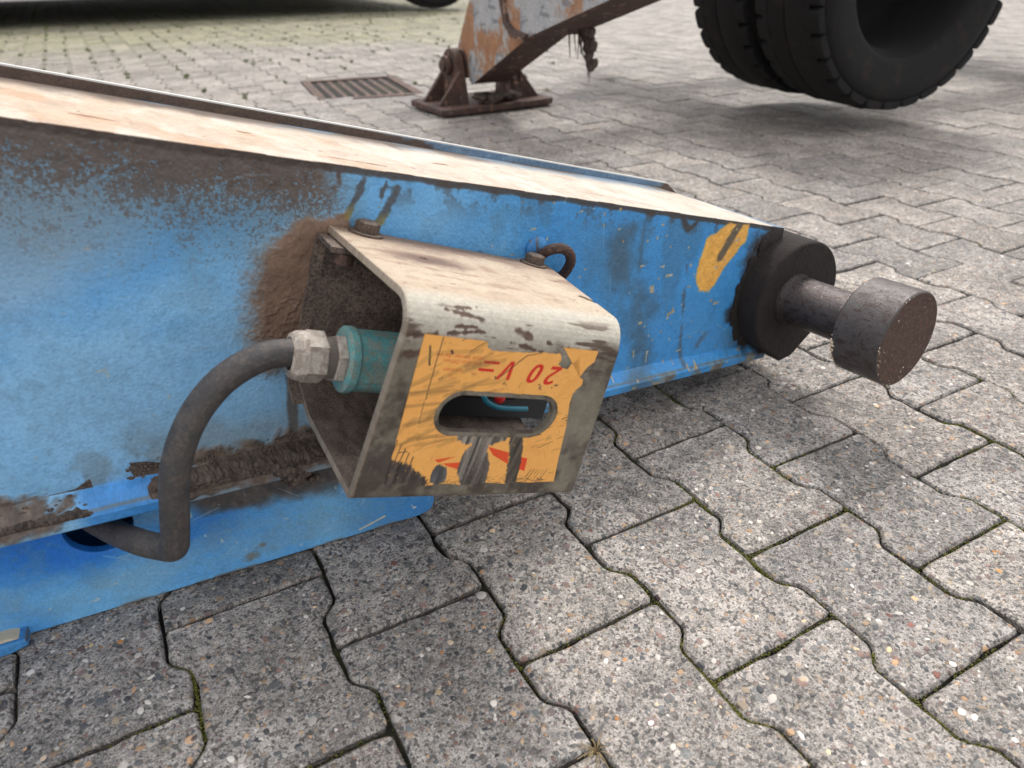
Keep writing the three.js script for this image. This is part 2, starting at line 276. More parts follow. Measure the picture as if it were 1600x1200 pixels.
{
  const r = rng(321);
  const pose = (s) => { s.y = (r() - 0.5) * 0.0032; s.rx = (r() - 0.5) * 0.014; s.rz = (r() - 0.5) * 0.014; s.ry = (r() < 0.5 ? Math.PI : 0) + (r() - 0.5) * 0.008; };
  near.forEach((s, k) => {
    pose(s);
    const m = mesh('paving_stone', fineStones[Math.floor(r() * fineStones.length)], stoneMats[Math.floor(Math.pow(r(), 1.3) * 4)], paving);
    m.position.set(s.A + (r() - 0.5) * 0.001, s.y, s.B + (r() - 0.5) * 0.001); m.rotation.set(s.rx, s.ry, s.rz);
  });
  const q = new THREE.Quaternion(), e = new THREE.Euler(), one = new THREE.Vector3(1, 1, 1), M = new THREE.Matrix4();
  roughStones.forEach((g, k) => {
    const list = rest.filter((_, n) => n % roughStones.length === k);
    const im = new THREE.InstancedMesh(g, stoneMats[0], list.length); im.name = numbered('distant_paving_stones'); im.userData.kind = 'stuff'; im.castShadow = im.receiveShadow = true;
    const c = new THREE.Color();
    list.forEach((s, n) => { pose(s); im.setMatrixAt(n, M.compose(new THREE.Vector3(s.A, s.y, s.B), q.setFromEuler(e.set(s.rx, s.ry, s.rz)), one)); const t = 0.86 + 0.24 * r(), al = sst(-5.2, -7.2, s.z + 0.35 * s.x + 1.6 * (fbm(s.x * 0.9, s.z * 0.9, 3) - 0.5)) * sst(1.2, -0.5, s.x) * (0.6 + 0.4 * r()); im.setColorAt(n, c.setRGB(t * (1 - 0.10 * al), t * (1 - 0.05 * al), t * (0.985 - 0.34 * al))); });
    paving.add(im);
  });
  // pebbles bedded in the near stones
  const list = [];
  for (const s of spots) {
    if (s.d > 2.3 || s.z > 0.2) continue;
    const n = s.d < 1.1 ? 84 : s.d < 1.6 ? 52 : 24;
    for (let k = 0; k < n; k++) {
      const z = (r() - 0.5) * 2 * (PL - 0.008), w = Math.abs(z) > 0.058 ? PW / 2 + PD - 0.006 : PW / 2 - PD - 0.006, x = (r() - 0.5) * 2 * w, t = r();
      const rad = t < 0.50 ? 0.0015 + 0.0014 * r() : t < 0.90 ? 0.0028 + 0.0022 * r() : 0.0046 + 0.0034 * r() * r();
      list.push([s, x, z, rad]);
    }
  }
  const pebbleMat = new THREE.MeshStandardMaterial({ roughness: 0.75 }), c = new THREE.Color();
  for (let kind = 0; kind < 4; kind++) {
  const mine = list.filter((_, n) => n % 4 === kind), im = new THREE.InstancedMesh(lumpy(4 + kind * 5, 1, 1, [0.28, 0.5, 0.7, 0.4][kind], [1.1, 0.9, 1.3, 1.7][kind]), pebbleMat, mine.length); im.name = numbered('pebbles'); im.userData.kind = 'stuff'; im.castShadow = im.receiveShadow = true;
  mine.forEach(([s, x, z, rad], n) => {
    const a = 0.45 + 0.5 * r(), flat = 0.22 + 0.14 * r();
    im.setMatrixAt(n, M.compose(new THREE.Vector3(s.A + x, s.y - rad * flat * (0.62 + 0.30 * r()), s.B + z), q.setFromEuler(e.set((r() - 0.5) * 0.3, r() * 6.3, (r() - 0.5) * 0.3)), new THREE.Vector3(rad, rad * flat, rad * a)));
    let p = PEB[Math.floor(r() * PEB.length)]; const k = 0.78 + 0.36 * r(); const t = r();
    if (t < 0.018) p = [206, 146, 88]; else if (t < 0.05) p = [222, 194, 156]; else if (t < 0.065) p = [142, 94, 84]; else if (t < 0.24) p = [210, 203, 196]; else if (t < 0.42) p = [92, 95, 100];
    im.setColorAt(n, c.setRGB((p[0] / 255) * k * 0.94, (p[1] / 255) * k * 0.93, (p[2] / 255) * k * 0.92, THREE.SRGBColorSpace));
  });
  paving.add(im);
  }
}

// ------------------------------------------------------------------ the blue beam: x along it, y up, z out of the face that is seen
const BX = 0.3665, BZ = -0.9533, BROT = 0.55850536;
const top = (s) => 0.2326 - 0.2804 * s, low = (s) => 0.0375 - 0.1216 * s, lip = (s) => lerp(0.010, 0.022, clamp(-s / 0.7));
const beam = tag(group('outrigger_beam'), 'scuffed blue steel box beam lying on the pavers, with a plug guard on its side and a dark pin at its tip', 'steel beam');
beam.position.set(BX, 0, BZ); beam.rotation.y = BROT; beam.updateMatrixWorld(true);
const S0 = -1.75, BW = 0.19;
const MUD = [[-0.603, 0.362], [-0.6165, 0.356], [-0.6388, 0.3654], [-0.6629, 0.3557], [-0.6882, 0.338], [-0.7052, 0.3066], [-0.7107, 0.2647], [-0.700, 0.225], [-0.64, 0.225], [-0.60, 0.26]];
const YEL = [[-0.1403, 0.1732], [-0.1489, 0.1976], [-0.1372, 0.2426], [-0.1001, 0.2582], [-0.0624, 0.2478], [-0.0641, 0.228], [-0.0996, 0.1954], [-0.1183, 0.1678]];
const mudMask = (s, y) => { const soft = sst(-0.655, -0.69, s); return sst(lerp(0.002, 0.015, soft), lerp(-0.003, -0.020, soft), polyD(s, y, MUD) + (fbm(s * 60, y * 60, 5) - 0.5) * lerp(0.012, 0.016, soft) + (vn(s * 420, y * 420) - 0.5) * 0.010 * soft); };
const lipMud = (s, y) => Math.max(sst(0.004, -0.008, Math.abs(y - (low(s) + 0.016)) - 0.018 + (fbm(s * 70, y * 50, 4) - 0.5) * 0.026 + 0.05 * sst(-0.77, -0.86, s + (fbm(s * 50, y * 130, 4) - 0.5) * 0.09) + 0.05 * sst(-0.58, -0.53, s)),
  sst(0.008, -0.009, Math.abs(y - (low(s) + 0.016)) - 0.013 + (fbm(s * 70 + 9, y * 50, 4) - 0.5) * 0.030 + 0.04 * sst(-0.91, -0.845, s + (fbm(s * 50, y * 130 + 9, 4) - 0.5) * 0.08)));
const scratches = Array.from({ length: 70 }, () => { const s = -1.1 + 1.1 * R0(), y = 0.06 + 0.4 * R0(), a = R0() * 6.3, l = 0.01 + 0.05 * R0() * R0(); return [s, y, s + Math.cos(a) * l, y + Math.sin(a) * l, 0.00035 + 0.0005 * R0(), R0()]; });
const FW = 2048, FH = 1024, F0 = [-1.42, 0.02], FS = [1.46, 0.66]; // the window that the face's texture covers
function faceColor(s, y) {
  const n1 = fbm(s * 7 + 3, y * 7, 5), n2 = fbm(s * 42, y * 42, 5), n4 = fbm(s * 170, y * 170, 3), n5 = vn(s * 700, y * 700), e = top(s) - y;
  const fade = sst(-0.34, -0.72, s + (n1 - 0.5) * 0.35);
  let c = mixc([62, 140, 202], [112, 176, 226], fade);
  c = mixc(c, [60, 144, 216], 0.5 * sst(0.52, 0.68, fbm(s * 5 + 40, y * 9 + 3, 4)) * (0.4 + 0.6 * fade));
  c = mixc(c, [150, 190, 220], 0.7 * fade * sst(0.42, 0.68, fbm(s * 4 + 11, y * 6 + 20, 5)));
  c = mixc(c, [112, 156, 186], 0.22 * sst(0.45, 0.7, n2) * (0.3 + fade));
  c = mixc(c, [70, 92, 104], 0.28 * sst(0.55, 0.72, fbm(s * 26 + 9, y * 12, 5)) * (1 - fade));
  // fine dark pitting
  c = mixc(c, [70, 100, 124], 0.35 * sst(0.66, 0.80, n4 * 0.6 + n5 * 0.4));
  // pale dusty haze on the left part
  c = mixc(c, [168, 178, 186], 0.5 * sst(0.10, 0.0, Math.hypot(s + 0.86, (y - 0.385) * 1.6) - 0.03 + (n1 - 0.5) * 0.1));
  // baked-on dirt below the top edge
  if (s < -0.56) {
    const dep = 0.048 + 0.036 * (fbm(s * 16, 3, 3) - 0.35), hs = TAB[(Math.floor(s * 1250) * 7919 + Math.floor(y * 1250) * 104729) & 65535], m = sst(-0.6, 0.9, (dep - e) / 0.020 + (n2 - 0.5) * 1.7 + (n4 - 0.5) * 1.6 + (fbm(s * 430 + 5, y * 430, 3) - 0.5) * 3.6 + (n5 - 0.5) * 1.6 + (hs - 0.5) * 1.8) * sst(-0.596, -0.622, s + (n2 - 0.5) * 0.04 + (n4 - 0.5) * 0.05);
    c = mixc(c, [104, 118, 124], 0.55 * sst(0.125, 0.035, e + (n1 - 0.5) * 0.06) * sst(-0.57, -0.64, s));
    c = mixc(c, mixc([76, 62, 56], [106, 90, 80], n4), m * (0.62 + 0.32 * sst(0.06, 0.02, e)));
    const sp = sst(0.13, 0.02, e - 0.02) * sst(0.52, 0.66, n4 * 0.6 + n5 * 0.4 + 0.3 * (n2 - 0.5)) * sst(-0.58, -0.62, s);
    c = mixc(c, [76, 72, 72], sp * 0.5);
  } else c = mixc(c, [62, 62, 64], 0.6 * sst(0.045, 0.0, e) * sst(0.52, 0.64, n2 * 0.6 + n4 * 0.4));
  c = mixc(c, [64, 54, 50], 0.85 * sst(0.0042, 0.001, e - 0.003 * n2 * 2));
  c = mixc(c, mixc([106, 84, 70], [138, 112, 94], n2), mudMask(s, y));
  c = mixc(c, [112, 122, 126], 0.55 * sst(0.06, 0.0, Math.abs(y - low(s) - 0.02) - 0.012 + (n2 - 0.5) * 0.05) * sst(-0.97, -0.9, -Math.abs(s + 0.72) * 2.2 - 0.65 + (n2 - 0.5) * 0.3));
  { const fy = y - low(s), fac = sst(0.0235, 0.021, fy); c = mixc(c, [52, 136, 214], 0.8 * fac * sst(-0.885, -0.865, s) * sst(-0.795, -0.815, s)); c = mixc(c, [128, 136, 142], 0.65 * sst(0.0105, 0.008, fy) * sst(-0.80, -0.78, s) * sst(-0.45, -0.6, s)); c = mixc(c, [112, 98, 84], 0.6 * sst(0.0016, 0.0004, Math.abs(fy - 0.0098 + 0.001 * (n2 - 0.5)))); }
  c = mixc(c, mixc([84, 73, 66], [122, 107, 97], n4), lipMud(s, y));
  // rubbed diagonal marks, dark with ochre ends
  for (const [x0, y0, x1, y1, w] of [[-0.583, 0.388, -0.603, 0.358, 0.0045], [-0.553, 0.374, -0.5745, 0.345, 0.0055], [-0.563, 0.382, -0.572, 0.360, 0.003]]) {
    const q = segD(s, y, x0, y0, x1, y1), t = clamp((y0 - y) / (y0 - y1));
    c = mixc(c, mixc([68, 66, 66], [132, 112, 58], sst(0.55, 1.0, t)), 0.8 * sst(w, w * 0.35, q + (n4 - 0.5) * 0.007));
  }
  c = mixc(c, [70, 84, 94], 0.6 * sst(0.03, 0.0, lineD(s, y, [[-0.2806, 0.268], [-0.266, 0.214], [-0.242, 0.176], [-0.238, 0.130], [-0.2418, 0.0645]]) - 0.004 + (n2 - 0.5) * 0.05));
  c = mixc(c, [62, 80, 92], 0.5 * sst(0.008, 0.0, lineD(s, y, [[-0.245, 0.285], [-0.25, 0.225]]) + (n2 - 0.5) * 0.012));
  c = mixc(c, [78, 74, 74], 0.55 * sst(0.0045, 0.0, lineD(s, y, [[-0.168, 0.215], [-0.166, 0.15], [-0.163, 0.1], [-0.158, 0.072]]) + (n2 - 0.45) * 0.016));
  c = mixc(c, [88, 80, 78], 0.5 * sst(0.008, 0.0, lineD(s, y, [[-0.118, 0.105], [-0.130, 0.090]]) + (n2 - 0.5) * 0.02));
  c = mixc(c, [62, 54, 52], 0.85 * sst(0.006, 0.001, lineD(s, y, [[-0.186, 0.283], [-0.172, 0.262], [-0.160, 0.268], [-0.155, 0.285]]) + (n2 - 0.5) * 0.018));
  c = mixc(c, [60, 56, 56], 0.8 * sst(0.009, 0.0, segD(s, y, -0.468, 0.292, -0.462, 0.275) + (n2 - 0.5) * 0.012));
  c = mixc(c, [74, 60, 52], 0.7 * sst(0.005, 0.001, lineD(s, y, [[-0.6786, 0.23], [-0.682, 0.19], [-0.6874, 0.144]]) - 0.0015 + (n2 - 0.5) * 0.006));
  // a patch of yellow paint with a grey scrape through it
  { const m = sst(0.0035, -0.001, polyD(s, y, YEL) + (n2 - 0.5) * 0.008 + (n4 - 0.5) * 0.004); c = mixc(c, mixc([240, 184, 92], [222, 162, 78], n2), m);
    c = mixc(c, [92, 86, 78], 0.9 * sst(0.009, 0.004, segD(s, y, -0.078, 0.256, -0.108, 0.214) + (n4 - 0.5) * 0.004)); }
  // ochre and cream flecks
  { const k = vn(s * 130 + 7, y * 130), zone = sst(-0.5, -0.25, s) * 0.035 + 0.05 * sst(0.03, 0, y - low(s)) * sst(-0.5, -0.4, s) - 0.035 * sst(-0.4, -0.6, s); if (k + 0.05 * (n5 - 0.5) > 0.93 - zone) c = mixc(c, n5 > 0.45 ? [172, 138, 92] : [196, 190, 178], sst(0.93 - zone, 0.99 - zone, k) * 0.85); }
  c = mixc(c, mixc([96, 70, 50], [176, 138, 92], n4), 0.75 * sst(0.012, 0.001, y - low(s) - 0.003) * sst(0.42, 0.62, n2) * sst(-0.5, -0.4, s));
  for (const [x0, y0, x1, y1, w, t] of scratches) if (Math.abs(s - x0) < 0.07 && Math.abs(y - y0) < 0.07) { const q = segD(s, y, x0, y0, x1, y1); if (q < w * 2) c = mixc(c, t < 0.75 ? [148, 184, 212] : [214, 206, 190], 0.26 * sst(w * 1.6, w * 0.4, q)); }
  // grease round the boss
  { const q = Math.hypot(s - 0.022, y - 0.134); c = mixc(c, mixc([36, 29, 28], [66, 52, 46], n4), 0.95 * sst(0.026, -0.004, q - 0.082 - 0.014 * sst(0.19, 0.22, y) + (n2 - 0.5) * 0.06)); }
  const g = 0.93 + 0.12 * n5 + 0.16 * (n4 - 0.5);
  return [c[0] * g, c[1] * g, c[2] * g];
}
const faceMap = colorTex(FW, FH, (u, v) => faceColor(F0[0] + u * FS[0], F0[1] + v * FS[1]));
const faceBump = greyTex(FW, FH, (u, v) => {
  const s = F0[0] + u * FS[0], y = F0[1] + v * FS[1], m = mudMask(s, y), l = lipMud(s, y), e = top(s) - y, n4 = fbm(s * 120, y * 120, 4);
  const crack = Math.pow(1 - Math.abs(fbm(s * 60, y * 90, 4) - 0.5) * 2, 4) * sst(0.34, 0.28, y);
  const tb = s < -0.58 ? sst(0.06, 0.01, e) * 0.5 : 0;
  return 0.3 + 0.05 * (vn(s * 500, y * 500) - 0.5) + 0.05 * (fbm(s * 30, y * 30, 3) - 0.5) + m * (0.22 + 0.3 * (n4 - 0.5) + 0.22 * crack) + l * (0.3 + 0.7 * (n4 - 0.5)) + tb * (n4 - 0.3) * 0.5;
});
const faceRough = greyTex(1024, 512, (u, v) => { const s = F0[0] + u * FS[0], y = F0[1] + v * FS[1]; return 0.50 + 0.4 * (fbm(s * 20, y * 20, 4) - 0.5) + 0.35 * Math.max(mudMask(s, y), lipMud(s, y)); });
const faceMat = new THREE.MeshPhysicalMaterial({ map: faceMap, bumpMap: faceBump, bumpScale: 0.006, roughnessMap: faceRough, roughness: 1 });
const blueTile = colorTex(512, 512, (u, v) => { const a = fbm(u * 6, v * 6, 5), b = fbm(u * 30, v * 30, 4), c = vn(u * 220, v * 220); return mixc(mixc([44, 112, 176], [78, 140, 192], a), [96, 78, 66], 0.9 * sst(0.56, 0.7, b)).map((q) => q * (0.9 + 0.2 * c)); }, THREE.RepeatWrapping);
const blueMat = new THREE.MeshStandardMaterial({ map: tiled(blueTile, 2), bumpMap: tiled(dirtBump, 2), bumpScale: 0.0006, roughness: 0.6 });
const grimeBlueTex = colorTex(1024, 1024, (u, v) => { const a = fbm(u * 9, v * 30, 5), b = fbm(u * 40 + 4, v * 160, 4), c = vn(u * 700, v * 900); return mixc(mixc([74, 60, 54], [96, 80, 70], b), mixc([78, 104, 130], [120, 142, 162], b), sst(0.48, 0.62, a + 0.3 * (b - 0.5) + 0.22 * Math.sin((u - 0.45) * 6.283) - 0.02)).map((q) => q * (0.85 + 0.3 * c)); }, THREE.RepeatWrapping);
const grimeBlueMat = new THREE.MeshStandardMaterial({ map: grimeBlueTex, roughness: 0.8, bumpMap: tiled(dirtBump, 6), bumpScale: 0.0006 });
{ // the face plate, a fine grid that carries shallow dents and the thickness of the mud
  const NX = 300, NY = 40, pos = [], uv = [], idx = [];
  const s1 = 0.012;
  for (let i = 0; i <= NX; i++) for (let j = 0; j <= NY; j++) {
    const s = lerp(S0, s1, i / NX), y = lerp(low(s) + 0.006, top(s), j / NY);
    const z = 0.0024 * (fbm(s * 6 + 4, y * 6, 3) - 0.5) + 0.0022 * mudMask(s, y) * (0.7 + 0.6 * fbm(s * 50, y * 50, 3));
    pos.push(s, y, z); uv.push((s - F0[0]) / FS[0], (y - F0[1]) / FS[1]);
    if (i < NX && j < NY) { const a = i * (NY + 1) + j, b = a + NY + 1; idx.push(a, b, a + 1, b, b + 1, a + 1); }
  }
  const g = new THREE.BufferGeometry(); g.setAttribute('position', new THREE.Float32BufferAttribute(pos, 3)); g.setAttribute('uv', new THREE.Float32BufferAttribute(uv, 2)); g.setIndex(idx); g.computeVertexNormals();
  mesh('side_plate', g, faceMat, beam);
}
// top plate: dust worn to a pale tan
const topTex = colorTex(2048, 256, (u, v) => {
  const s = lerp(S0, 0.02, u), z = v * BW, n = fbm(s * 40, z * 30, 5), st = 0, f = fbm(s * 200, z * 200, 3), e = vn(s * 600, z * 600);
  const m2 = fbm(s * 24 + 30, z * 16, 5), sm = fbm(s * 16 + 7, z * 20 + s * 4, 5);
  let c = mixc([220, 196, 172], [226, 216, 203], sst(-0.95, -0.35, s + (n - 0.5) * 0.6));
  c = mixc(c, [204, 158, 122], 0.55 * sst(0.50, 0.75, sm) * sst(-0.40, -0.75, s + (n - 0.5) * 0.3));
  c = mixc(c, [240, 236, 228], 0.6 * sst(0.50, 0.70, m2));
  c = mixc(c, [184, 152, 128], 0.28 * sst(0.52, 0.76, n));
  c = mixc(c, [164, 146, 130], 0.22 * sst(0.58, 0.74, fbm(s * 60 + 3, z * 44, 4)));
  for (const [x0, z0, x1, z1] of [[-0.60, 0.035, -0.55, 0.028], [-0.66, 0.10, -0.652, 0.098], [-0.30, 0.05, -0.27, 0.045], [-0.47, 0.09, -0.455, 0.093], [-0.79, 0.06, -0.76, 0.055]]) c = mixc(c, [128, 84, 62], 0.85 * sst(0.0028, 0.0006, segD(s, z, x0, z0, x1, z1) + (n - 0.5) * 0.006));
  c = mixc(c, [206, 196, 184], 0.35 * sst(0.5, 0.7, f));
  const d = BW - z; // distance from the rim
  c = mixc(c, mixc([84, 70, 62], [92, 122, 152], sst(0.44, 0.56, fbm(s * 9, z * 24, 4))), 0.8 * sst(0.05, 0.012, d + (n - 0.5) * 0.03) * sst(-0.03, -0.06, s));
  c = mixc(c, [96, 70, 56], 0.8 * sst(0.0036, 0.001, z + 0.003 * (f - 0.5)) * sst(0.46, 0.6, n));
  if (vn(s * 60, z * 200) + 0.1 * (f - 0.5) > 0.975) c = mixc(c, [112, 80, 62], 0.7);
  c = mixc(c, [126, 154, 182], sst(-0.012, 0.01, s + (n - 0.5) * 0.03));
  return c.map((q) => q * (0.93 + 0.1 * e + 0.08 * (f - 0.5)));
});
const topMat = new THREE.MeshStandardMaterial({ map: topTex, color: new THREE.Color().setRGB(0.66, 0.64, 0.62), roughness: 0.78, bumpMap: tiled(dirtBump, 4), bumpScale: 0.0003 });
{
  // a chamfered slab following the slope of the beam; u runs along it, v across
  const th = 0.008, g = new THREE.BoxGeometry(1, th, BW, 60, 1, 4).translate(0.5, -th / 2, -BW / 2), p = g.attributes.position, uv = g.attributes.uv;
  for (let i = 0; i < p.count; i++) { const z = p.getZ(i), s = lerp(S0, 0.012 + 0.006 * (z / BW), p.getX(i)); uv.setXY(i, (s - S0) / (0.02 - S0), -z / BW); p.setXYZ(i, s, top(s) + p.getY(i) + 0.0006 + 0.0062 * Math.pow(-z / BW, 1.5) * sst(0.0, -0.06, s), z - 0.0008); }
  g.computeVertexNormals(); mesh('top_plate', g, topMat, beam);
}
const rimMat = new THREE.MeshStandardMaterial({ map: tiled(blueTile, 3), roughness: 0.35, metalness: 0.1, color: new THREE.Color().setRGB(1.1, 1.05, 1) });
{
  const far = new THREE.Shape(); far.moveTo(S0, low(S0)); far.lineTo(0.0, low(0)); far.lineTo(0.0, top(0) - 0.004); far.lineTo(-0.03, top(-0.03) + 0.014); far.lineTo(S0, top(S0) + 0.0185); far.closePath();
  mesh('far_side_plate', boxUV(new THREE.ExtrudeGeometry(far, { depth: 0.007, bevelEnabled: true, bevelSize: 0.0008, bevelThickness: 0.0008, bevelOffset: -0.0008, bevelSegments: 1 }).translate(0, 0, -BW - 0.006)), grimeBlueMat, beam);
  const pale = new THREE.MeshStandardMaterial({ color: new THREE.Color().setRGB(0.72, 0.74, 0.74), roughness: 0.4, map: tiled(rustTex, 6) });
  // bare, polished upper edge of the far plate
  const a = new THREE.Shape(); a.moveTo(S0, top(S0) + 0.0186); a.lineTo(-0.03, top(-0.03) + 0.0141); a.lineTo(-0.03, top(-0.03) + 0.0156); a.lineTo(S0, top(S0) + 0.0203); a.closePath();
  mesh('worn_edge', boxUV(new THREE.ExtrudeGeometry(a, { depth: 0.0074, bevelEnabled: false }).translate(0, 0, -BW - 0.0062)), new THREE.MeshStandardMaterial({ color: new THREE.Color().setRGB(0.6, 0.6, 0.58), roughness: 0.5 }), beam);
  const bot = new THREE.BoxGeometry(1, 0.01, BW - 0.004, 8, 1, 1).translate(0.5, 0.005, -BW / 2 - 0.001), p = bot.attributes.position;
  for (let i = 0; i < p.count; i++) { const s = lerp(S0, 0.008, p.getX(i)); p.setXYZ(i, s, low(s) + p.getY(i), p.getZ(i)); }
  bot.computeVertexNormals(); mesh('bottom_plate', boxUV(bot), blueMat, beam);
  mesh('end_plate', boxUV(new THREE.BoxGeometry(0.008, top(0) - low(0) - 0.014, BW - 0.012).translate(0.004, (top(0) + low(0)) / 2 - 0.002, -BW / 2 - 0.001)), blueMat, beam);
}
{ // the lower flange: a sloped weld facet and a blunt edge standing out of the face
  const N = 150, ring = [], pos = [], uv = [], idx = [];
  const prof = (s) => { const p = lip(s), y = low(s); return [[-0.004, y + 0.024], [0.0015, y + 0.0215], [p * 0.80, y + 0.0098], [p * 0.86, y + 0.0088], [p, y + 0.0078], [p + 0.0006, y + 0.0066], [p, y - 0.002], [p - 0.002, y - 0.004], [-0.02, y - 0.004]]; };
  for (let i = 0; i <= N; i++) { const s = lerp(S0, 0.006, i / N); prof(s).forEach(([z, y]) => { const w = 0.0012 * (fbm(s * 40, z * 100, 3) - 0.5); pos.push(s, y + w, z + w); uv.push((s - F0[0]) / FS[0], (y - F0[1]) / FS[1]); }); }
  const K = 9;
  for (let i = 0; i < N; i++) for (let k = 0; k + 1 < K; k++) { const a = i * K + k, b = a + K; idx.push(a, a + 1, b, b, a + 1, b + 1); }
  let g = new THREE.BufferGeometry(); g.setAttribute('position', new THREE.Float32BufferAttribute(pos, 3)); g.setAttribute('uv', new THREE.Float32BufferAttribute(uv, 2)); g.setIndex(idx);
  g = toCreasedNormals(g, 0.5); mesh('lower_flange', g, faceMat, beam);
}
// ------------- the base plate below the flange, with the cable hole
const pz = (s) => lerp(-0.035, 0.0165, (s + 0.95) / 0.397);
const PP = new THREE.Group(); // a frame for the plate's own slanted plane is folded into the geometry instead
const plateLen = 0.9, PA = Math.atan2(0.0515, 0.397); // plane leans out towards the tip
function onPlate(g, z0 = 0) { // maps local (x = s + 0.95, y, z = out) onto the slanted plane
  return g.applyMatrix4(new THREE.Matrix4().makeRotationY(-PA)).translate(-0.95, 0, -0.035 + z0);
}
const PT0 = [-0.62, 0.0], PTS = [1.05, 0.22];
const plateColor = (x, y) => {
  const s = x - 0.95, n1 = fbm(s * 8 + 5, y * 8, 5), n2 = fbm(s * 45 + 3, y * 45, 5), n4 = fbm(s * 170, y * 170, 3), n5 = vn(s * 700, y * 700);
  let c = mixc([84, 158, 222], [112, 178, 226], sst(0.35, 0.65, n1));
  c = mixc(c, [24, 112, 212], 0.9 * sst(0.075, 0.02, Math.hypot((s + 0.895) * 0.8, y - 0.095) + (n1 - 0.5) * 0.06));
  c = mixc(c, [34, 112, 196], 0.6 * sst(0.05, 0.01, Math.hypot((s + 0.80) * 0.8, y - 0.08) + (n1 - 0.5) * 0.05));
  c = mixc(c, [128, 166, 194], 0.4 * sst(0.46, 0.68, fbm(s * 14, y * 40, 4)));
  c = mixc(c, [46, 118, 190], 0.6 * sst(-0.66, -0.57, s + (n1 - 0.5) * 0.1));
  c = mixc(c, [110, 140, 156], 0.3 * sst(0.46, 0.7, n2 * 0.6 + n4 * 0.4));
  // caked dirt under the flange
  const m = sst(0.010, -0.014, Math.abs(y - (low(s) - 0.012)) - 0.036 + 0.5 * Math.abs(s + 0.70) * Math.abs(s + 0.70) * 2.2 + (n2 - 0.5) * 0.03 + 0.06 * sst(-0.79, -0.85, s) + 0.06 * sst(-0.66, -0.60, s));
  c = mixc(c, mixc([60, 55, 53], [100, 90, 83], n4), m * 0.95);
  for (const [a, b, r] of [[-0.737, 0.027, 0.007], [-0.750, 0.017, 0.008]]) c = mixc(c, [118, 108, 94], 0.75 * sst(r, r * 0.2, Math.hypot((s - a) * 0.7, y - b) + (n2 - 0.5) * 0.012 + (n4 - 0.5) * 0.006));
  c = mixc(c, [206, 196, 170], 0.9 * sst(0.0018, 0.0007, segD(s, y, -0.635, 0.009, -0.606, 0.017) + (n4 - 0.5) * 0.0015));
  c = mixc(c, [212, 214, 212], 0.9 * sst(0.0022, 0.001, Math.hypot((s + 0.571) * 0.7, y - 0.017)));
  c = mixc(c, [222, 222, 216], 0.9 * sst(0.003, 0.0015, Math.hypot((s + 0.842) * 0.6, y - 0.068)));
  c = mixc(c, [112, 92, 82], 0.6 * sst(0.0025, 0.0, y - 0.0045) * sst(0.40, 0.6, n2));
  for (const [x0, y0, x1, y1, w] of scratches) { const a = x0 * 0.8, b = y0 * 0.3; if (Math.abs(s - a) < 0.06 && Math.abs(y - b) < 0.06) { const q = segD(s, y, a, b, a + (x1 - x0), b + (y1 - y0) * 0.5); if (q < w * 2) c = mixc(c, [168, 198, 216], 0.4 * sst(w * 1.6, w * 0.4, q)); } }
  if (vn(s * 150, y * 150) > 0.962) c = mixc(c, [196, 196, 188], 0.6);
  return c.map((q) => q * (0.91 + 0.12 * n5 + 0.08 * (n4 - 0.5)));
};
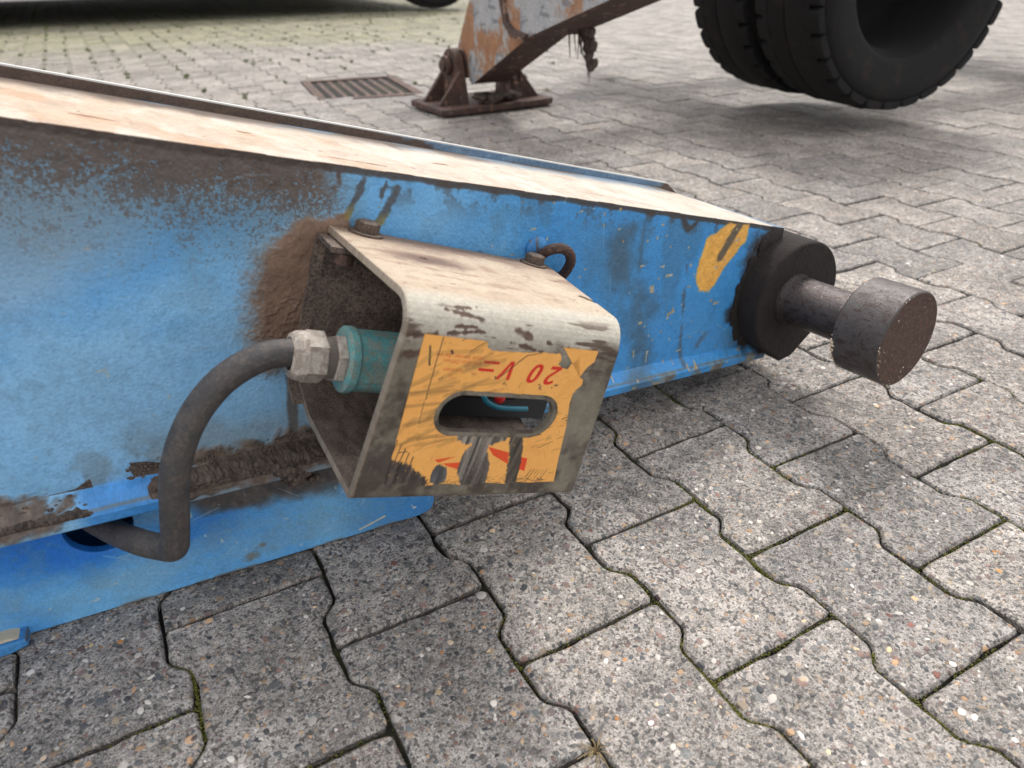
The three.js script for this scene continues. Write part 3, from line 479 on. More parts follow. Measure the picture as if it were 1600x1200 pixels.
{
  const sh = new THREE.Shape(), X1 = 0.397 + 0.006, yt = (x) => low(x - 0.95) + 0.012;
  sh.moveTo(-0.6, 0.003); sh.lineTo(X1 - 0.022, 0.003); sh.quadraticCurveTo(X1, 0.003, X1, 0.022); sh.lineTo(X1, yt(X1)); sh.lineTo(-0.6, yt(-0.6)); sh.closePath();
  const h = new THREE.Path(); h.absarc(0.079, 0.104, 0.029, 0, Math.PI * 2, true); sh.holes.push(h);
  let g = plain(new THREE.ExtrudeGeometry(sh, { depth: 0.0076, bevelEnabled: true, bevelSize: 0.0012, bevelThickness: 0.0012, bevelOffset: -0.0012, bevelSegments: 2, curveSegments: 28 }).translate(0, 0, -0.0088));
  const p = g.attributes.position, uv = g.attributes.uv;
  for (let i = 0; i < p.count; i++) uv.setXY(i, (p.getX(i) - PT0[0]) / PTS[0], (p.getY(i) - PT0[1]) / PTS[1]);
  const tx = colorTex(2048, 512, (u, v) => plateColor(PT0[0] + u * PTS[0], PT0[1] + v * PTS[1]));
  const bm = greyTex(1024, 256, (u, v) => { const x = PT0[0] + u * PTS[0], y = PT0[1] + v * PTS[1]; return 0.4 + 0.1 * (vn(x * 500, y * 500) - 0.5) + 0.4 * sst(0.03, 0.01, Math.abs(y - (low(x - 0.95) - 0.012))) * sst(0.12, 0.2, x) * sst(0.36, 0.3, x) * fbm(x * 90, y * 90, 4); });
  const m = mesh('base_plate', onPlate(g), new THREE.MeshPhysicalMaterial({ map: tx, bumpMap: bm, bumpScale: 0.002, roughness: 0.55 }), beam);
  m.userData.label = 'brighter blue lower plate with a round cable hole, resting on the pavers';
  // the closed box behind it
  mesh('base_box', merge([
    onPlate(new THREE.BoxGeometry(0.99, 0.010, 0.12).translate(-0.105, 0.012, -0.072)), onPlate(new THREE.BoxGeometry(0.99, 0.16, 0.008).translate(-0.105, 0.085, -0.136)),
    onPlate(new THREE.BoxGeometry(0.008, 0.05, 0.12).translate(0.388, 0.034, -0.072))].map((q) => boxUV(q))), blueMat, beam);
  // toe at the lower left, its paint scraped off along the top
  const toe = [[-0.62, 0.0015], [-0.022, 0.0015], [-0.006, 0.006], [-0.006, 0.014], [-0.62, 0.014]];
  mesh('base_toe', boxUV(onPlate(extr(toe, 0.03, 0.002).translate(0, 0, -0.012), 0)), blueMat, beam);
  mesh('scraped_edge', boxUV(onPlate(extr([[-0.6, 0.0142], [-0.012, 0.0142], [-0.02, 0.0168], [-0.6, 0.0176]], 0.016, 0.001).translate(0, 0, -0.002), 0)), new THREE.MeshStandardMaterial({ color: new THREE.Color().setRGB(0.52, 0.44, 0.32), roughness: 0.8, bumpMap: tiled(dirtBump, 8), bumpScale: 0.001 }), beam);
}
{ // crumbly dirt along the flange and a clump hanging over it
  const parts = [], r = rng(44);
  const crust = (s0, s1, NX, dep, seed) => { // a granular skin over the face's foot and the facet, thick in the middle, running out at its edges
    const NV = 34, pos = [], idx = [], uv = [];
    for (let i = 0; i <= NX; i++) for (let j = 0; j <= NV; j++) {
      const s = lerp(s0, s1, i / NX), t = j / NV, p = lip(s), L = low(s), prof = [[0.0008, L + 0.046], [0.0012, L + 0.0225], [p * 0.82, L + 0.0102], [p + 0.0002, L + 0.0072]];
      const k = Math.min(2, Math.floor(t * 3)), f = t * 3 - k, y = lerp(prof[k][1], prof[k + 1][1], f), z = lerp(prof[k][0], prof[k + 1][0], f);
      const nz = k === 0 ? 1 : 0.62, ny = k === 0 ? 0 : 0.78, a = fbm(s * 55 + seed, t * 4, 4), b = fbm(s * 260 + seed, t * 15, 3);
      const edge = sst(0, 0.14, i / NX) * sst(1, 0.88, i / NX) * sst(dep + 0.28 * (a - 0.5), dep + 0.35, t) * sst(1.05, 0.90, t + 0.3 * (a - 0.5)), h = -0.0016 + edge * (0.0022 + 0.0075 * a + 0.006 * (b - 0.45));
      pos.push(s + 0.003 * (b - 0.5), y + ny * h, z + nz * h); uv.push(s, y + z);
      if (i < NX && j < NV) { const q = i * (NV + 1) + j, w = q + NV + 1; idx.push(q, q + 1, w, w, q + 1, w + 1); }
    }
    const g = new THREE.BufferGeometry(); g.setAttribute('position', new THREE.Float32BufferAttribute(pos, 3)); g.setAttribute('uv', new THREE.Float32BufferAttribute(uv, 2)); g.setIndex(idx); g.computeVertexNormals(); parts.push(plain(g));
  };
  crust(-0.83, -0.60, 300, 0.24, 3); crust(-1.0, -0.862, 200, 0.50, 40);
  for (let k = 0; k < 380; k++) { const s = -0.835 + 0.235 * r(), a = Math.pow(r(), 0.8); if (fbm(s * 45, a * 3, 3) < 0.36 + 0.22 * r()) continue; parts.push(lumpy(k, 0.0007 + 0.0016 * r() * r(), 1, 0.6, 1.6, 1.3, 0.8, 0.9).translate(s, low(s) + 0.009 + 0.028 * a, lip(s) * Math.max(0, 1 - a * 1.3) * 0.8 + 0.0045)); }
  for (let k = 0; k < 70; k++) { const s = -0.985 + 0.115 * r(), a = r(); parts.push(lumpy(k + 900, 0.0007 + 0.0014 * r() * r(), 1, 0.6, 1.6, 1.3, 0.8, 0.9).translate(s, low(s) + 0.008 + 0.013 * a, lip(s) * (1 - a) * 0.8 + 0.002)); }
  for (let k = 0; k < 60; k++) { const t = Math.pow(r(), 0.8); parts.push(lumpy(k + 500, 0.0052 * (0.4 + 0.7 * r()), 3, 0.55, 2.2, 1.2, 0.85, 0.9).translate(-0.728 + 0.045 * t + (r() - 0.5) * 0.014, low(-0.72) + 0.017 - 0.034 * t + (r() - 0.5) * 0.010, 0.014 + 0.008 * Math.sin(t * 3) + (r() - 0.5) * 0.008)); }
  mesh('dirt_clump', merge(parts), dirtMat, beam);
}

// ------------- boss, pin and pin head at the tip
const pinA = new THREE.Vector3(0.010, 0.1365, 0.0), pinB = new THREE.Vector3(0.016, 0.1432, 0.2035), pinQ = new THREE.Quaternion().setFromUnitVectors(new THREE.Vector3(0, 1, 0), pinB.clone().sub(pinA).normalize()), pinL = pinB.distanceTo(pinA);
{
  const lp = (a) => a.map(([x, y]) => new THREE.Vector2(x, y));
  // boss with its lower edge cut off flat
  const boss = new THREE.Shape(), r = 0.083, a0 = -2.25, a1 = -0.80;
  for (let k = 0; k <= 60; k++) { const a = a1 + ((2 * Math.PI + a0 - a1) * k) / 60, rr = r * (1 + 0.010 * (fbm(Math.cos(a) * 3 + 5, Math.sin(a) * 3, 3) - 0.5)); boss[k ? 'lineTo' : 'moveTo'](rr * Math.cos(a), rr * Math.sin(a)); }
  boss.lineTo(-0.012, -0.096); boss.lineTo(0.012, -0.094); boss.closePath();
  const g = new THREE.ExtrudeGeometry(boss, { depth: BW + 0.030, bevelEnabled: true, bevelSize: 0.004, bevelThickness: 0.004, bevelOffset: -0.004, bevelSegments: 3 }).translate(0.022, 0.134, -BW + 0.002);
  mesh('boss', boxUV(g), greaseMat, beam).userData.label = 'greasy black round boss at the tip of the beam';
  const smear = []; const rr = rng(9);
  for (let k = 0; k < 60; k++) { const a = 2.15 + 1.9 * rr(), q = 0.083 + 0.010 * rr() * rr(); smear.push(lumpy(k + 40, 0.003 + 0.004 * rr(), 2, 0.5, 1.6, 1, 1.4, 0.2).translate(0.022 + q * Math.cos(a), 0.134 + q * Math.sin(a), 0.001)); }
  mesh('grease_smear', merge(smear.map((s) => s)), greaseMat, beam);
  const at = (m) => { m.position.copy(pinA); m.quaternion.copy(pinQ); return m; };
  at(mesh('pin_shaft', new THREE.LatheGeometry(lp([[0.0375, 0.0], [0.0375, 0.036], [0.0352, 0.040], [0.0342, 0.046], [0.0338, 0.090], [0.0342, 0.142], [0.0338, 0.15]]), 72), shaftMat, beam));
  const h = 0.0622;
  const head = at(mesh('pin_head', new THREE.LatheGeometry(lp([[0.0, 0.1385], [0.034, 0.1385], [h - 0.006, 0.1385], [h - 0.0025, 0.1393], [h, 0.142], [h, pinL - 0.003], [h - 0.0008, pinL - 0.0014], [h - 0.0022, pinL - 0.0006]]), 96), headMat, beam));
  const face = mesh('head_face', new THREE.LatheGeometry(lp([[h - 0.0022, pinL - 0.0006], [h - 0.004, pinL - 0.0004], [0.052, pinL - 0.0010], [0.040, pinL - 0.0014], [0.030, pinL - 0.0011], [0.014, pinL - 0.0016], [0.0, pinL - 0.0018]].map((q) => q)), 96), faceDirtMat, head);
  face.userData.label = 'dull brown end face of the pin head';
  const fl = [], q = rng(15);
  for (let k = 0; k < 30; k++) { const a = -0.3 + 2.3 * q() + (q() < 0.12 ? 3 * q() : 0), rr2 = h * (0.98 - 0.45 * q() * q()); fl.push(lumpy(k, 0.0004 + 0.0010 * q() * q(), 1, 0.4, 1.5, 1, 0.4, 1).translate(rr2 * Math.cos(a + 1.2), pinL - 0.0004, rr2 * Math.sin(a + 1.2))); }
  for (let k = 0; k < 14; k++) { const a = 6.28 * q(), e = q() < 0.5 ? 0.1403 : pinL - 0.001; fl.push(lumpy(k + 90, 0.0006 + 0.0009 * q() * q(), 1, 0.4, 1.5, 1.4, 0.8, 1.4).translate((h - 0.001) * Math.cos(a), e, (h - 0.001) * Math.sin(a))); }
  for (let k = 0; k < 26; k++) { const a = 2.0 + 1.1 * q(); fl.push(lumpy(k + 400, 0.0008 + 0.0010 * q(), 1, 0.4, 1.5, 1.2, 1.6, 1.2).translate((h - 0.0008) * Math.cos(a), 0.1405 + 0.004 * q() * q(), (h - 0.0008) * Math.sin(a))); }
  mesh('chipped_flecks', merge(fl), new THREE.MeshStandardMaterial({ color: new THREE.Color().setRGB(0.62, 0.50, 0.36), roughness: 0.8 }), head).userData.kind = 'stuff';
}
// ------------- rod eye welded on behind the guard
{
  const eye = new Path3([[-0.400, 0.270, 0.0], [-0.402, 0.281, 0.012], [-0.398, 0.2895, 0.022], [-0.388, 0.2915, 0.028], [-0.377, 0.285, 0.028], [-0.3705, 0.272, 0.024], [-0.370, 0.254, 0.012], [-0.371, 0.242, -0.001]]);
  mesh('rod_eye', new THREE.TubeGeometry(eye, 48, 0.0056, 14), rustBrownMat, beam).userData.label = 'rusty bent rod eye on the blue side plate';
  mesh('weld_boss', lumpy(3, 0.0125, 4, 0.16, 1.2, 1.1, 1.0, 0.5).translate(-0.400, 0.287, 0.001), blueMat, beam);
}

// ------------- the plug guard: a folded plate, x along it, y up, z out
const guardM = new THREE.Matrix4().makeBasis(new THREE.Vector3(0.93745, -0.34047, 0.07242), new THREE.Vector3(0.34135, 0.93994, -0.00001), new THREE.Vector3(-0.06807, 0.02472, 0.99737)).setPosition(-0.675, 0.2066, 0.0);
function fillet(pts, radii, n = 8) { // round a polyline's corners
  const out = [pts[0]];
  for (let i = 1; i + 1 < pts.length; i++) {
    const A = pts[i - 1], B = pts[i], C = pts[i + 1], u = [A[0] - B[0], A[1] - B[1]], v = [C[0] - B[0], C[1] - B[1]], lu = Math.hypot(...u), lv = Math.hypot(...v);
    const cosT = (u[0] * v[0] + u[1] * v[1]) / lu / lv, half = Math.acos(cosT) / 2, t = radii[i] / Math.tan(half);
    const p = [B[0] + (u[0] / lu) * t, B[1] + (u[1] / lu) * t], q = [B[0] + (v[0] / lv) * t, B[1] + (v[1] / lv) * t];
    const w = [u[0] / lu + v[0] / lv, u[1] / lu + v[1] / lv], lw = Math.hypot(...w), D = radii[i] / Math.sin(half), O = [B[0] + (w[0] / lw) * D, B[1] + (w[1] / lw) * D];
    let a0 = Math.atan2(p[1] - O[1], p[0] - O[0]), a1 = Math.atan2(q[1] - O[1], q[0] - O[0]), da = a1 - a0; if (da > Math.PI) da -= 2 * Math.PI; if (da < -Math.PI) da += 2 * Math.PI;
    for (let k = 0; k <= n; k++) out.push([O[0] + radii[i] * Math.cos(a0 + (da * k) / n), O[1] + radii[i] * Math.sin(a0 + (da * k) / n)]);
  }
  out.push(pts[pts.length - 1]); return out;
}
function sheetProfile(center, th) {
  const n = center.map((p, i) => { const P = center[Math.max(0, i - 1)], Q = center[Math.min(center.length - 1, i + 1)], l = Math.hypot(Q[0] - P[0], Q[1] - P[1]); return [-(Q[1] - P[1]) / l, (Q[0] - P[0]) / l]; });
  const o = center.map((p, i) => [p[0] + n[i][0] * th / 2, p[1] + n[i][1] * th / 2]), q = center.map((p, i) => [p[0] - n[i][0] * th / 2, p[1] - n[i][1] * th / 2]);
  return { outer: o, closed: [...o, ...q.reverse()] };
}
// profile in (z, y); extruded along local z of the shape and then turned so that it runs along x
function sheet(center, th, x0, x1, bevel) {
  const P = sheetProfile(center, th);
  const g = extr(P.closed, x1 - x0, bevel); // shape x -> z, shape y -> y, depth -> x
  const p = g.attributes.position, n = g.attributes.normal;
  for (let i = 0; i < p.count; i++) { const a = p.getX(i), b = p.getY(i), c = p.getZ(i); p.setXYZ(i, x0 + (x1 - x0) - c, b, a); const na = n.getX(i), nb = n.getY(i), nc = n.getZ(i); n.setXYZ(i, -nc, nb, na); }
  return { g: plain(g), outer: P.outer };
}
const GT = 0.0066;
const coverC = fillet([[0.0, 0.1528], [0.2008, 0.1548], [0.1752, -0.0142], [0.051, -0.0095], [0.006, 0.0015]], [0, 0.021, 0.0045, 0.012, 0], 10);
const cov = sheet(coverC, GT, 0, 0.2, 0.0007);
const stadium = (cx, cy, hw, r) => { const s = new THREE.Shape(); s.moveTo(cx - hw, cy - r); s.lineTo(cx + hw, cy - r); s.absarc(cx + hw, cy, r, -Math.PI / 2, Math.PI / 2, false); s.lineTo(cx - hw, cy + r); s.absarc(cx - hw, cy, r, Math.PI / 2, Math.PI * 1.5, false); return s; };
const lean = Math.atan2(0.2008 - 0.1752, 0.1548 + 0.0142); // front plate leans back below
const frontAt = (x, c, out) => { const k = (c + 0.0142) / 0.169; return [x, c, 0.1752 + 0.0256 * k + (GT / 2) / Math.cos(lean) + out]; };
let coverG;
{
  const ev = new Evaluator(); ev.useGroups = false; ev.attributes = ['position', 'normal', 'uv'];
  { const p = cov.g.attributes.position; // the right-hand end is cut at a slant
    for (let i = 0; i < p.count; i++) if (p.getX(i) > 0.1) p.setX(i, p.getX(i) + 0.040 - 0.0475 * clamp(p.getZ(i) / 0.2) + 0.019 * clamp((0.14 - p.getY(i)) / 0.15) * clamp(p.getZ(i) / 0.17)); }
  let a = new Brush(cov.g);
  const cut = (g) => { const b = new Brush(plain(g)); b.updateMatrixWorld(true); a.updateMatrixWorld(true); a = ev.evaluate(a, b, SUBTRACTION); };
  cut(new THREE.ExtrudeGeometry(stadium(0.102, 0.068, 0.0355, 0.0172), { depth: 0.05, bevelEnabled: false, curveSegments: 20 }).translate(0, 0, 0.165));
  cut(new THREE.CylinderGeometry(0.0028, 0.0028, 0.03, 16).translate(0.0615, 0.155, 0.074));
  cut(new THREE.BoxGeometry(0.009, 0.03, 0.020).applyMatrix4(new THREE.Matrix4().makeRotationY(0.5)).translate(0.204, 0.155, 0.128));
  coverG = plain(a.geometry);
}
{ // uv unrolls the sheet: u along it, v down the fold
  const p = coverG.attributes.position, n = coverG.attributes.normal, uv = coverG.attributes.uv, o = cov.outer, cum = [0];
  for (let i = 1; i < o.length; i++) cum.push(cum[i - 1] + Math.hypot(o[i][0] - o[i - 1][0], o[i][1] - o[i - 1][1]));
  const inside = [], outside = [];
  for (let i = 0; i < p.count; i++) {
    const z = p.getZ(i), y = p.getY(i); let best = 9, t = 0;
    for (let k = 0; k + 1 < o.length; k++) { const ax = o[k][0], ay = o[k][1], vx = o[k + 1][0] - ax, vy = o[k + 1][1] - ay, L2 = vx * vx + vy * vy || 1e-12, w = clamp(((z - ax) * vx + (y - ay) * vy) / L2), d = Math.hypot(z - ax - vx * w, y - ay - vy * w); if (d < best) { best = d; t = cum[k] + w * Math.sqrt(L2); } }
    const x = p.getX(i);
    uv.setXY(i, x / 0.25, t / 0.56);
  }
  for (let f = 0; f < p.count; f += 3) {
    const nz = n.getZ(f), ny = n.getY(f), cz = (p.getZ(f) + p.getZ(f + 1) + p.getZ(f + 2)) / 3, cy = (p.getY(f) + p.getY(f + 1) + p.getY(f + 2)) / 3;
    const toC = (cz - 0.09) * nz + (cy - 0.07) * ny; // pointing away from the middle of the guard
    (toC < -0.004 && Math.abs(n.getX(f)) < 0.5 ? inside : outside).push(f);
  }
  const order = [...outside, ...inside], np = new Float32Array(order.length * 9), nn = new Float32Array(order.length * 9), nu = new Float32Array(order.length * 6);
  order.forEach((f, k) => { for (let v = 0; v < 3; v++) { for (let c = 0; c < 3; c++) { np[k * 9 + v * 3 + c] = p.array[(f + v) * 3 + c]; nn[k * 9 + v * 3 + c] = n.array[(f + v) * 3 + c]; } nu[k * 6 + v * 2] = uv.array[(f + v) * 2]; nu[k * 6 + v * 2 + 1] = uv.array[(f + v) * 2 + 1]; } });
  coverG = new THREE.BufferGeometry(); coverG.setAttribute('position', new THREE.BufferAttribute(np, 3)); coverG.setAttribute('normal', new THREE.BufferAttribute(nn, 3)); coverG.setAttribute('uv', new THREE.BufferAttribute(nu, 2));
  coverG.addGroup(0, outside.length * 3, 0); coverG.addGroup(outside.length * 3, inside.length * 3, 1);
}
const strokes = [[0.030, 0.196, 0.060, 0.200, 0.0022], [0.038, 0.193, 0.052, 0.1925, 0.0014], [0.034, 0.213, 0.062, 0.209, 0.0016], [0.04, 0.2075, 0.055, 0.206, 0.001], [0.004, 0.218, 0.024, 0.214, 0.003], [0.006, 0.232, 0.016, 0.230, 0.004], [0.085, 0.214, 0.118, 0.220, 0.0015], [0.120, 0.212, 0.152, 0.216, 0.0012], [0.09, 0.205, 0.104, 0.209, 0.003], [0.11, 0.222, 0.135, 0.225, 0.001]];
const guardColor = (u, v) => {
  const b = u * 0.25, t = v * 0.56, n1 = fbm(b * 22, t * 22, 5), n2 = fbm(b * 90 + 4, t * 90, 5), n4 = fbm(b * 320, t * 320, 3), n5 = vn(b * 1500, t * 1500), st = fbm(b * 14, t * 110, 4);
  // dusty cream top
  let c = mixc([178, 156, 134], [204, 188, 166], n1);
  c = mixc(c, [146, 116, 94], 0.75 * sst(0.48, 0.72, st * 0.6 + n2 * 0.4) * sst(0.19, 0.11, t));
  c = mixc(c, [96, 70, 58], 0.85 * sst(0.030, 0.004, Math.hypot((b - 0.064) * 0.55, t - 0.078) + (n2 - 0.5) * 0.022));
  c = mixc(c, [104, 80, 66], 0.65 * sst(0.05, 0.0, t + (n1 - 0.5) * 0.05));
  c = mixc(c, [96, 76, 64], 0.5 * sst(0.2, 0.24, b + (n2 - 0.5) * 0.05) * sst(0.18, 0.1, t));
  // paler bend
  c = mixc(c, [196, 192, 180], 0.85 * sst(0.165, 0.190, t + (n1 - 0.5) * 0.02));
  // grimy olive-grey front
  const fr = sst(0.203, 0.232, t + (n1 - 0.5) * 0.03 + (n2 - 0.5) * 0.012);
  const front = mixc(mixc([138, 131, 116], [104, 97, 84], n1), [60, 52, 46], 0.8 * sst(0.44, 0.66, n2 * 0.6 + n1 * 0.4));
  c = mixc(c, front, fr * 0.96);
  c = mixc(c, [160, 153, 138], 0.35 * fr * sst(0.46, 0.62, fbm(b * 40 + 31, t * 40, 4)));
  c = mixc(c, [170, 176, 182], 0.75 * sst(0.006, 0.001, Math.abs(t - 0.2315) - 0.004 + (n2 - 0.5) * 0.008) * sst(0.055, 0.07, b) * sst(0.125, 0.105, b));
  c = mixc(c, [84, 70, 60], 0.75 * sst(0.0, -0.012, Math.abs(t - 0.384) - 0.014 + (n2 - 0.5) * 0.03));
  c = mixc(c, [58, 50, 46], 0.65 * sst(0.012, 0, Math.hypot((b - 0.018) * 0.6, t - 0.33) - 0.01 + (n2 - 0.5) * 0.03));
  for (const [x0, y0, x1, y1, w] of strokes) { const q = segD(b, t, x0, y0, x1, y1); if (q < 0.012) c = mixc(c, [84, 62, 52], 0.85 * sst(w * 0.9, w * 0.1, q + (n4 - 0.5) * 0.0035 + (n2 - 0.5) * 0.006)); }
  c = mixc(c, [78, 60, 50], 0.8 * sst(0.60, 0.70, fbm(b * 30 + 9, t * 150 + 3, 4)) * sst(0.185, 0.20, t) * sst(0.245, 0.225, t));
  c = mixc(c, [56, 46, 42], 0.7 * sst(0.68, 0.80, n4 * 0.5 + n2 * 0.5));
  // scuffed outer edge by the open end
  c = mixc(c, [176, 160, 142], 0.6 * sst(0.003, 0.0006, b + (n4 - 0.5) * 0.002));
  return c.map((q) => q * (0.90 + 0.12 * n5 + 0.14 * (n4 - 0.5)));
};
const guardMap = colorTex(1024, 2048, guardColor);
const guardBump = greyTex(1024, 2048, (u, v) => { const b = u * 0.25, t = v * 0.56; let h = 0.5 + 0.35 * (fbm(b * 160, t * 160, 4) - 0.5) + 0.12 * (vn(b * 900, t * 900) - 0.5); for (const [x0, y0, x1, y1, w] of strokes) { const q = segD(b, t, x0, y0, x1, y1); if (q < w) h -= 0.3 * (1 - q / w); } return h; });
const guardMat = new THREE.MeshStandardMaterial({ map: guardMap, color: new THREE.Color().setRGB(0.86, 0.85, 0.84), bumpMap: guardBump, bumpScale: 0.0009, roughness: 0.66 });
const guard = new THREE.Mesh(coverG, [guardMat, innerDirtMat]); guard.name = 'plug_guard'; guard.castShadow = guard.receiveShadow = true;
guard.userData.label = 'dirty cream folded steel guard with an orange sticker and a slot';
guardM.decompose(guard.position, guard.quaternion, guard.scale); beam.add(guard);
{
  const br = sheet(fillet([[0.052, 0.1465], [0.0035, 0.1465], [0.0035, 0.002], [0.03, -0.0045]], [0, 0.007, 0.006, 0], 8), 0.0048, -0.010, 0.215, 0.0006);
  mesh('mounting_bracket', boxUV(br.g, 1), innerDirtMat, guard);
  mesh('spacer', boxUV(new THREE.BoxGeometry(0.03, 0.09, 0.022).translate(0.16, 0.07, -0.0095)), blueMat, guard);
  // bolts: hexagon head with a chamfer, on a washer
  const lp = (a) => a.map(([x, y]) => new THREE.Vector2(x, y));
  const boltTop = 0.1556;
  for (const [x, z, turn, k] of [[0.031, 0.013, 0.35, 1], [0.2145, 0.012, 0.1, 0.92]]) {
    const hex = new THREE.LatheGeometry(lp([[0, 0.0128], [0.0088, 0.0128], [0.0112, 0.0114], [0.0114, 0.0034], [0.0112, 0.003], [0, 0.003]]), 6);
    const bolt = mesh('hex_bolt', boxUV(toCreasedNormals(hex, 0.4), 1), boltMat, guard); bolt.position.set(x, boltTop, z); bolt.rotation.y = turn; bolt.scale.setScalar(k);
    const w = mesh('washer', boxUV(new THREE.LatheGeometry(lp([[0.006, 0], [0.0155, 0], [0.0158, 0.0006], [0.0158, 0.0024], [0.0152, 0.003], [0.006, 0.003]]), 40)), boltMat, guard); w.position.set(x, boltTop, z); w.scale.setScalar(k);
  }
  mesh('broken_stud', lumpy(8, 0.0036, 3, 0.5, 1.6, 1.2, 0.7, 0.9).translate(0.0615, 0.1556, 0.074), rustBrownMat, guard);
  mesh('weld_nut', boxUV(new THREE.CylinderGeometry(0.008, 0.0085, 0.009, 6).translate(0.004, 0.139, 0.047)), rustBrownMat, guard);
}
{ // the sticker: what is printed, scraped and torn lies in its map; its outline and slot are cut
  const X0 = 0.008, Y0 = -0.010, SW = 0.19, SH = 0.152, K = 8200, W = Math.round(SW * K), H = Math.round(SH * K);
  const cv = document.createElement('canvas'); cv.width = W; cv.height = H; const g = cv.getContext('2d');
  const X = (b) => (b - X0) * K, Y = (c) => H - (c - Y0) * K;
  const r = rng(808);
  g.fillStyle = 'rgb(238,172,90)'; g.fillRect(0, 0, W, H);
  for (let i = 0; i < 900; i++) { g.fillStyle = `rgba(${r() < 0.5 ? '244,184,104' : '208,142,66'},${0.05 + 0.08 * r()})`; g.beginPath(); g.ellipse(r() * W, r() * H, 10 + 90 * r(), 4 + 26 * r(), r() * 3, 0, 7); g.fill(); }
  const poly = (pts, fill) => { g.fillStyle = fill; g.beginPath(); pts.forEach(([b, c], i) => g[i ? 'lineTo' : 'moveTo'](X(b), Y(c))); g.closePath(); g.fill(); };
  // printing, upside down
  const say = (text, b, c, size, font, color, sx = 1, rot = 0) => { g.save(); g.translate(X(b), Y(c)); g.rotate(Math.PI + rot); g.scale(sx, 1); g.font = `${font} ${size * K}px sans-serif`; g.textAlign = 'center'; g.textBaseline = 'middle'; g.fillStyle = color; g.fillText(text, 0, 0); g.restore(); };
  const red = 'rgb(206,38,22)';
  say('2', 0.1385, 0.1085, 0.024, 'italic bold', red, 0.92); say('0', 0.1215, 0.1090, 0.024, 'italic bold', red, 0.92); say('V', 0.0955, 0.1098, 0.023, 'italic bold', red, 0.92);
  poly([[0.0700, 0.1165], [0.0835, 0.1165], [0.0842, 0.1140], [0.0707, 0.1140]], red); poly([[0.0676, 0.1098], [0.0812, 0.1098], [0.0819, 0.1072], [0.0683, 0.1072]], red);
  say('ohne Stecker die Ver', 0.0490, 0.1178, 0.0042, 'normal', 'rgba(190,46,22,.85)', 1.05); say('Erst zum Öffnen', 0.0525, 0.1136, 0.0042, 'normal', 'rgba(190,46,22,.85)', 1.05);
  say('trennen', 0.0470, 0.1062, 0.0042, 'normal', 'rgba(190,46,22,.85)', 1.05); say('Öl', 0.0470, 0.1012, 0.0038, 'normal', 'rgba(196,60,26,.7)'); say('Nr.', 0.0650, 0.1042, 0.0038, 'normal', 'rgba(150,50,40,.7)');
  poly([[0.1047, 0.037], [0.1271, 0.0313], [0.131, 0.0191], [0.1124, 0.0285]], 'rgb(222,76,32)'); poly([[0.1408, 0.0267], [0.1487, 0.0253], [0.1515, 0.0113], [0.1435, 0.0141]], 'rgb(222,70,30)');
  poly([[0.0596, 0.0235], [0.0784, 0.027], [0.0644, 0.0204]], 'rgb(222,84,36)'); poly([[0.0681, 0.0198], [0.0853, 0.0211], [0.087, 0.0131], [0.0751, 0.0165]], 'rgb(224,80,34)');
  // worn-through lettering and grime
  for (let i = 0; i < 520; i++) { g.fillStyle = `rgba(236,166,70,${0.25 + 0.4 * r()})`; const b = 0.03 + 0.13 * r(), c = 0.008 + 0.12 * r(); g.fillRect(X(b), Y(c), 2 + 12 * r(), 1 + 3 * r()); }
  const dark = (a) => `rgba(${44 + 20 * r()},${38 + 16 * r()},${34 + 14 * r()},${a})`;
  const scr = (b, c, l, a, w, al) => { g.strokeStyle = dark(al); g.lineWidth = w; g.lineCap = 'round'; g.beginPath(); let x = X(b), y = Y(c); g.moveTo(x, y); const n = 7; for (let k = 0; k < n; k++) { x += (l * K * Math.cos(a)) / n + (r() - 0.5) * 4; y -= (l * K * Math.sin(a)) / n + (r() - 0.5) * 4; g.lineTo(x, y); g.lineWidth = w * (0.5 + r()); } g.stroke(); };
  scr(0.0225, 0.124, 0.016, -1.25, 15, 0.85); scr(0.0305, 0.132, 0.052, -1.5, 6, 0.8); scr(0.033, 0.078, 0.02, -1.5, 4, 0.7); scr(0.106, 0.1242, 0.026, -2.25, 9, 0.8); scr(0.118, 0.1275, 0.012, -2.9, 6, 0.7); scr(0.046, 0.131, 0.006, 0.6, 9, 0.8); scr(0.066, 0.132, 0.014, -2.4, 9, 0.8); scr(0.0403, 0.122, 0.003, -1, 12, 0.9);
  for (const [b, c, q] of [[0.095, 0.097, 0.003], [0.0864, 0.1023, 0.0025], [0.130, 0.0952, 0.003], [0.1285, 0.0975, 0.004], [0.143, 0.0985, 0.004], [0.0395, 0.0985, 0.002]]) for (let k = 0; k < 9; k++) { g.fillStyle = dark(0.75); g.beginPath(); g.ellipse(X(b + (r() - 0.5) * q * 1.6), Y(c + (r() - 0.5) * q), K * q * 0.4 * r(), K * q * 0.25 * r(), r() * 3, 0, 7); g.fill(); }
  for (let k = 0; k < 330; k++) scr(0.02 + 0.165 * r(), 0.135 * r(), 0.001 + 0.012 * r() * r(), -2.7 + (r() - 0.5) * 0.9 + (r() < 0.3 ? 1.5 : 0), 1 + 2.8 * r() * r(), 0.12 + 0.45 * r() * r());
  for (let k = 0; k < 60; k++) { g.strokeStyle = `rgba(120,92,52,${0.10 + 0.16 * r()})`; g.lineWidth = 8 + 30 * r(); const b = 0.014 + 0.05 * r(), c = 0.03 + 0.09 * r(); g.beginPath(); g.moveTo(X(b), Y(c)); g.lineTo(X(b + 0.008 + 0.03 * r()), Y(c + 0.004 + 0.012 * r())); g.stroke(); }
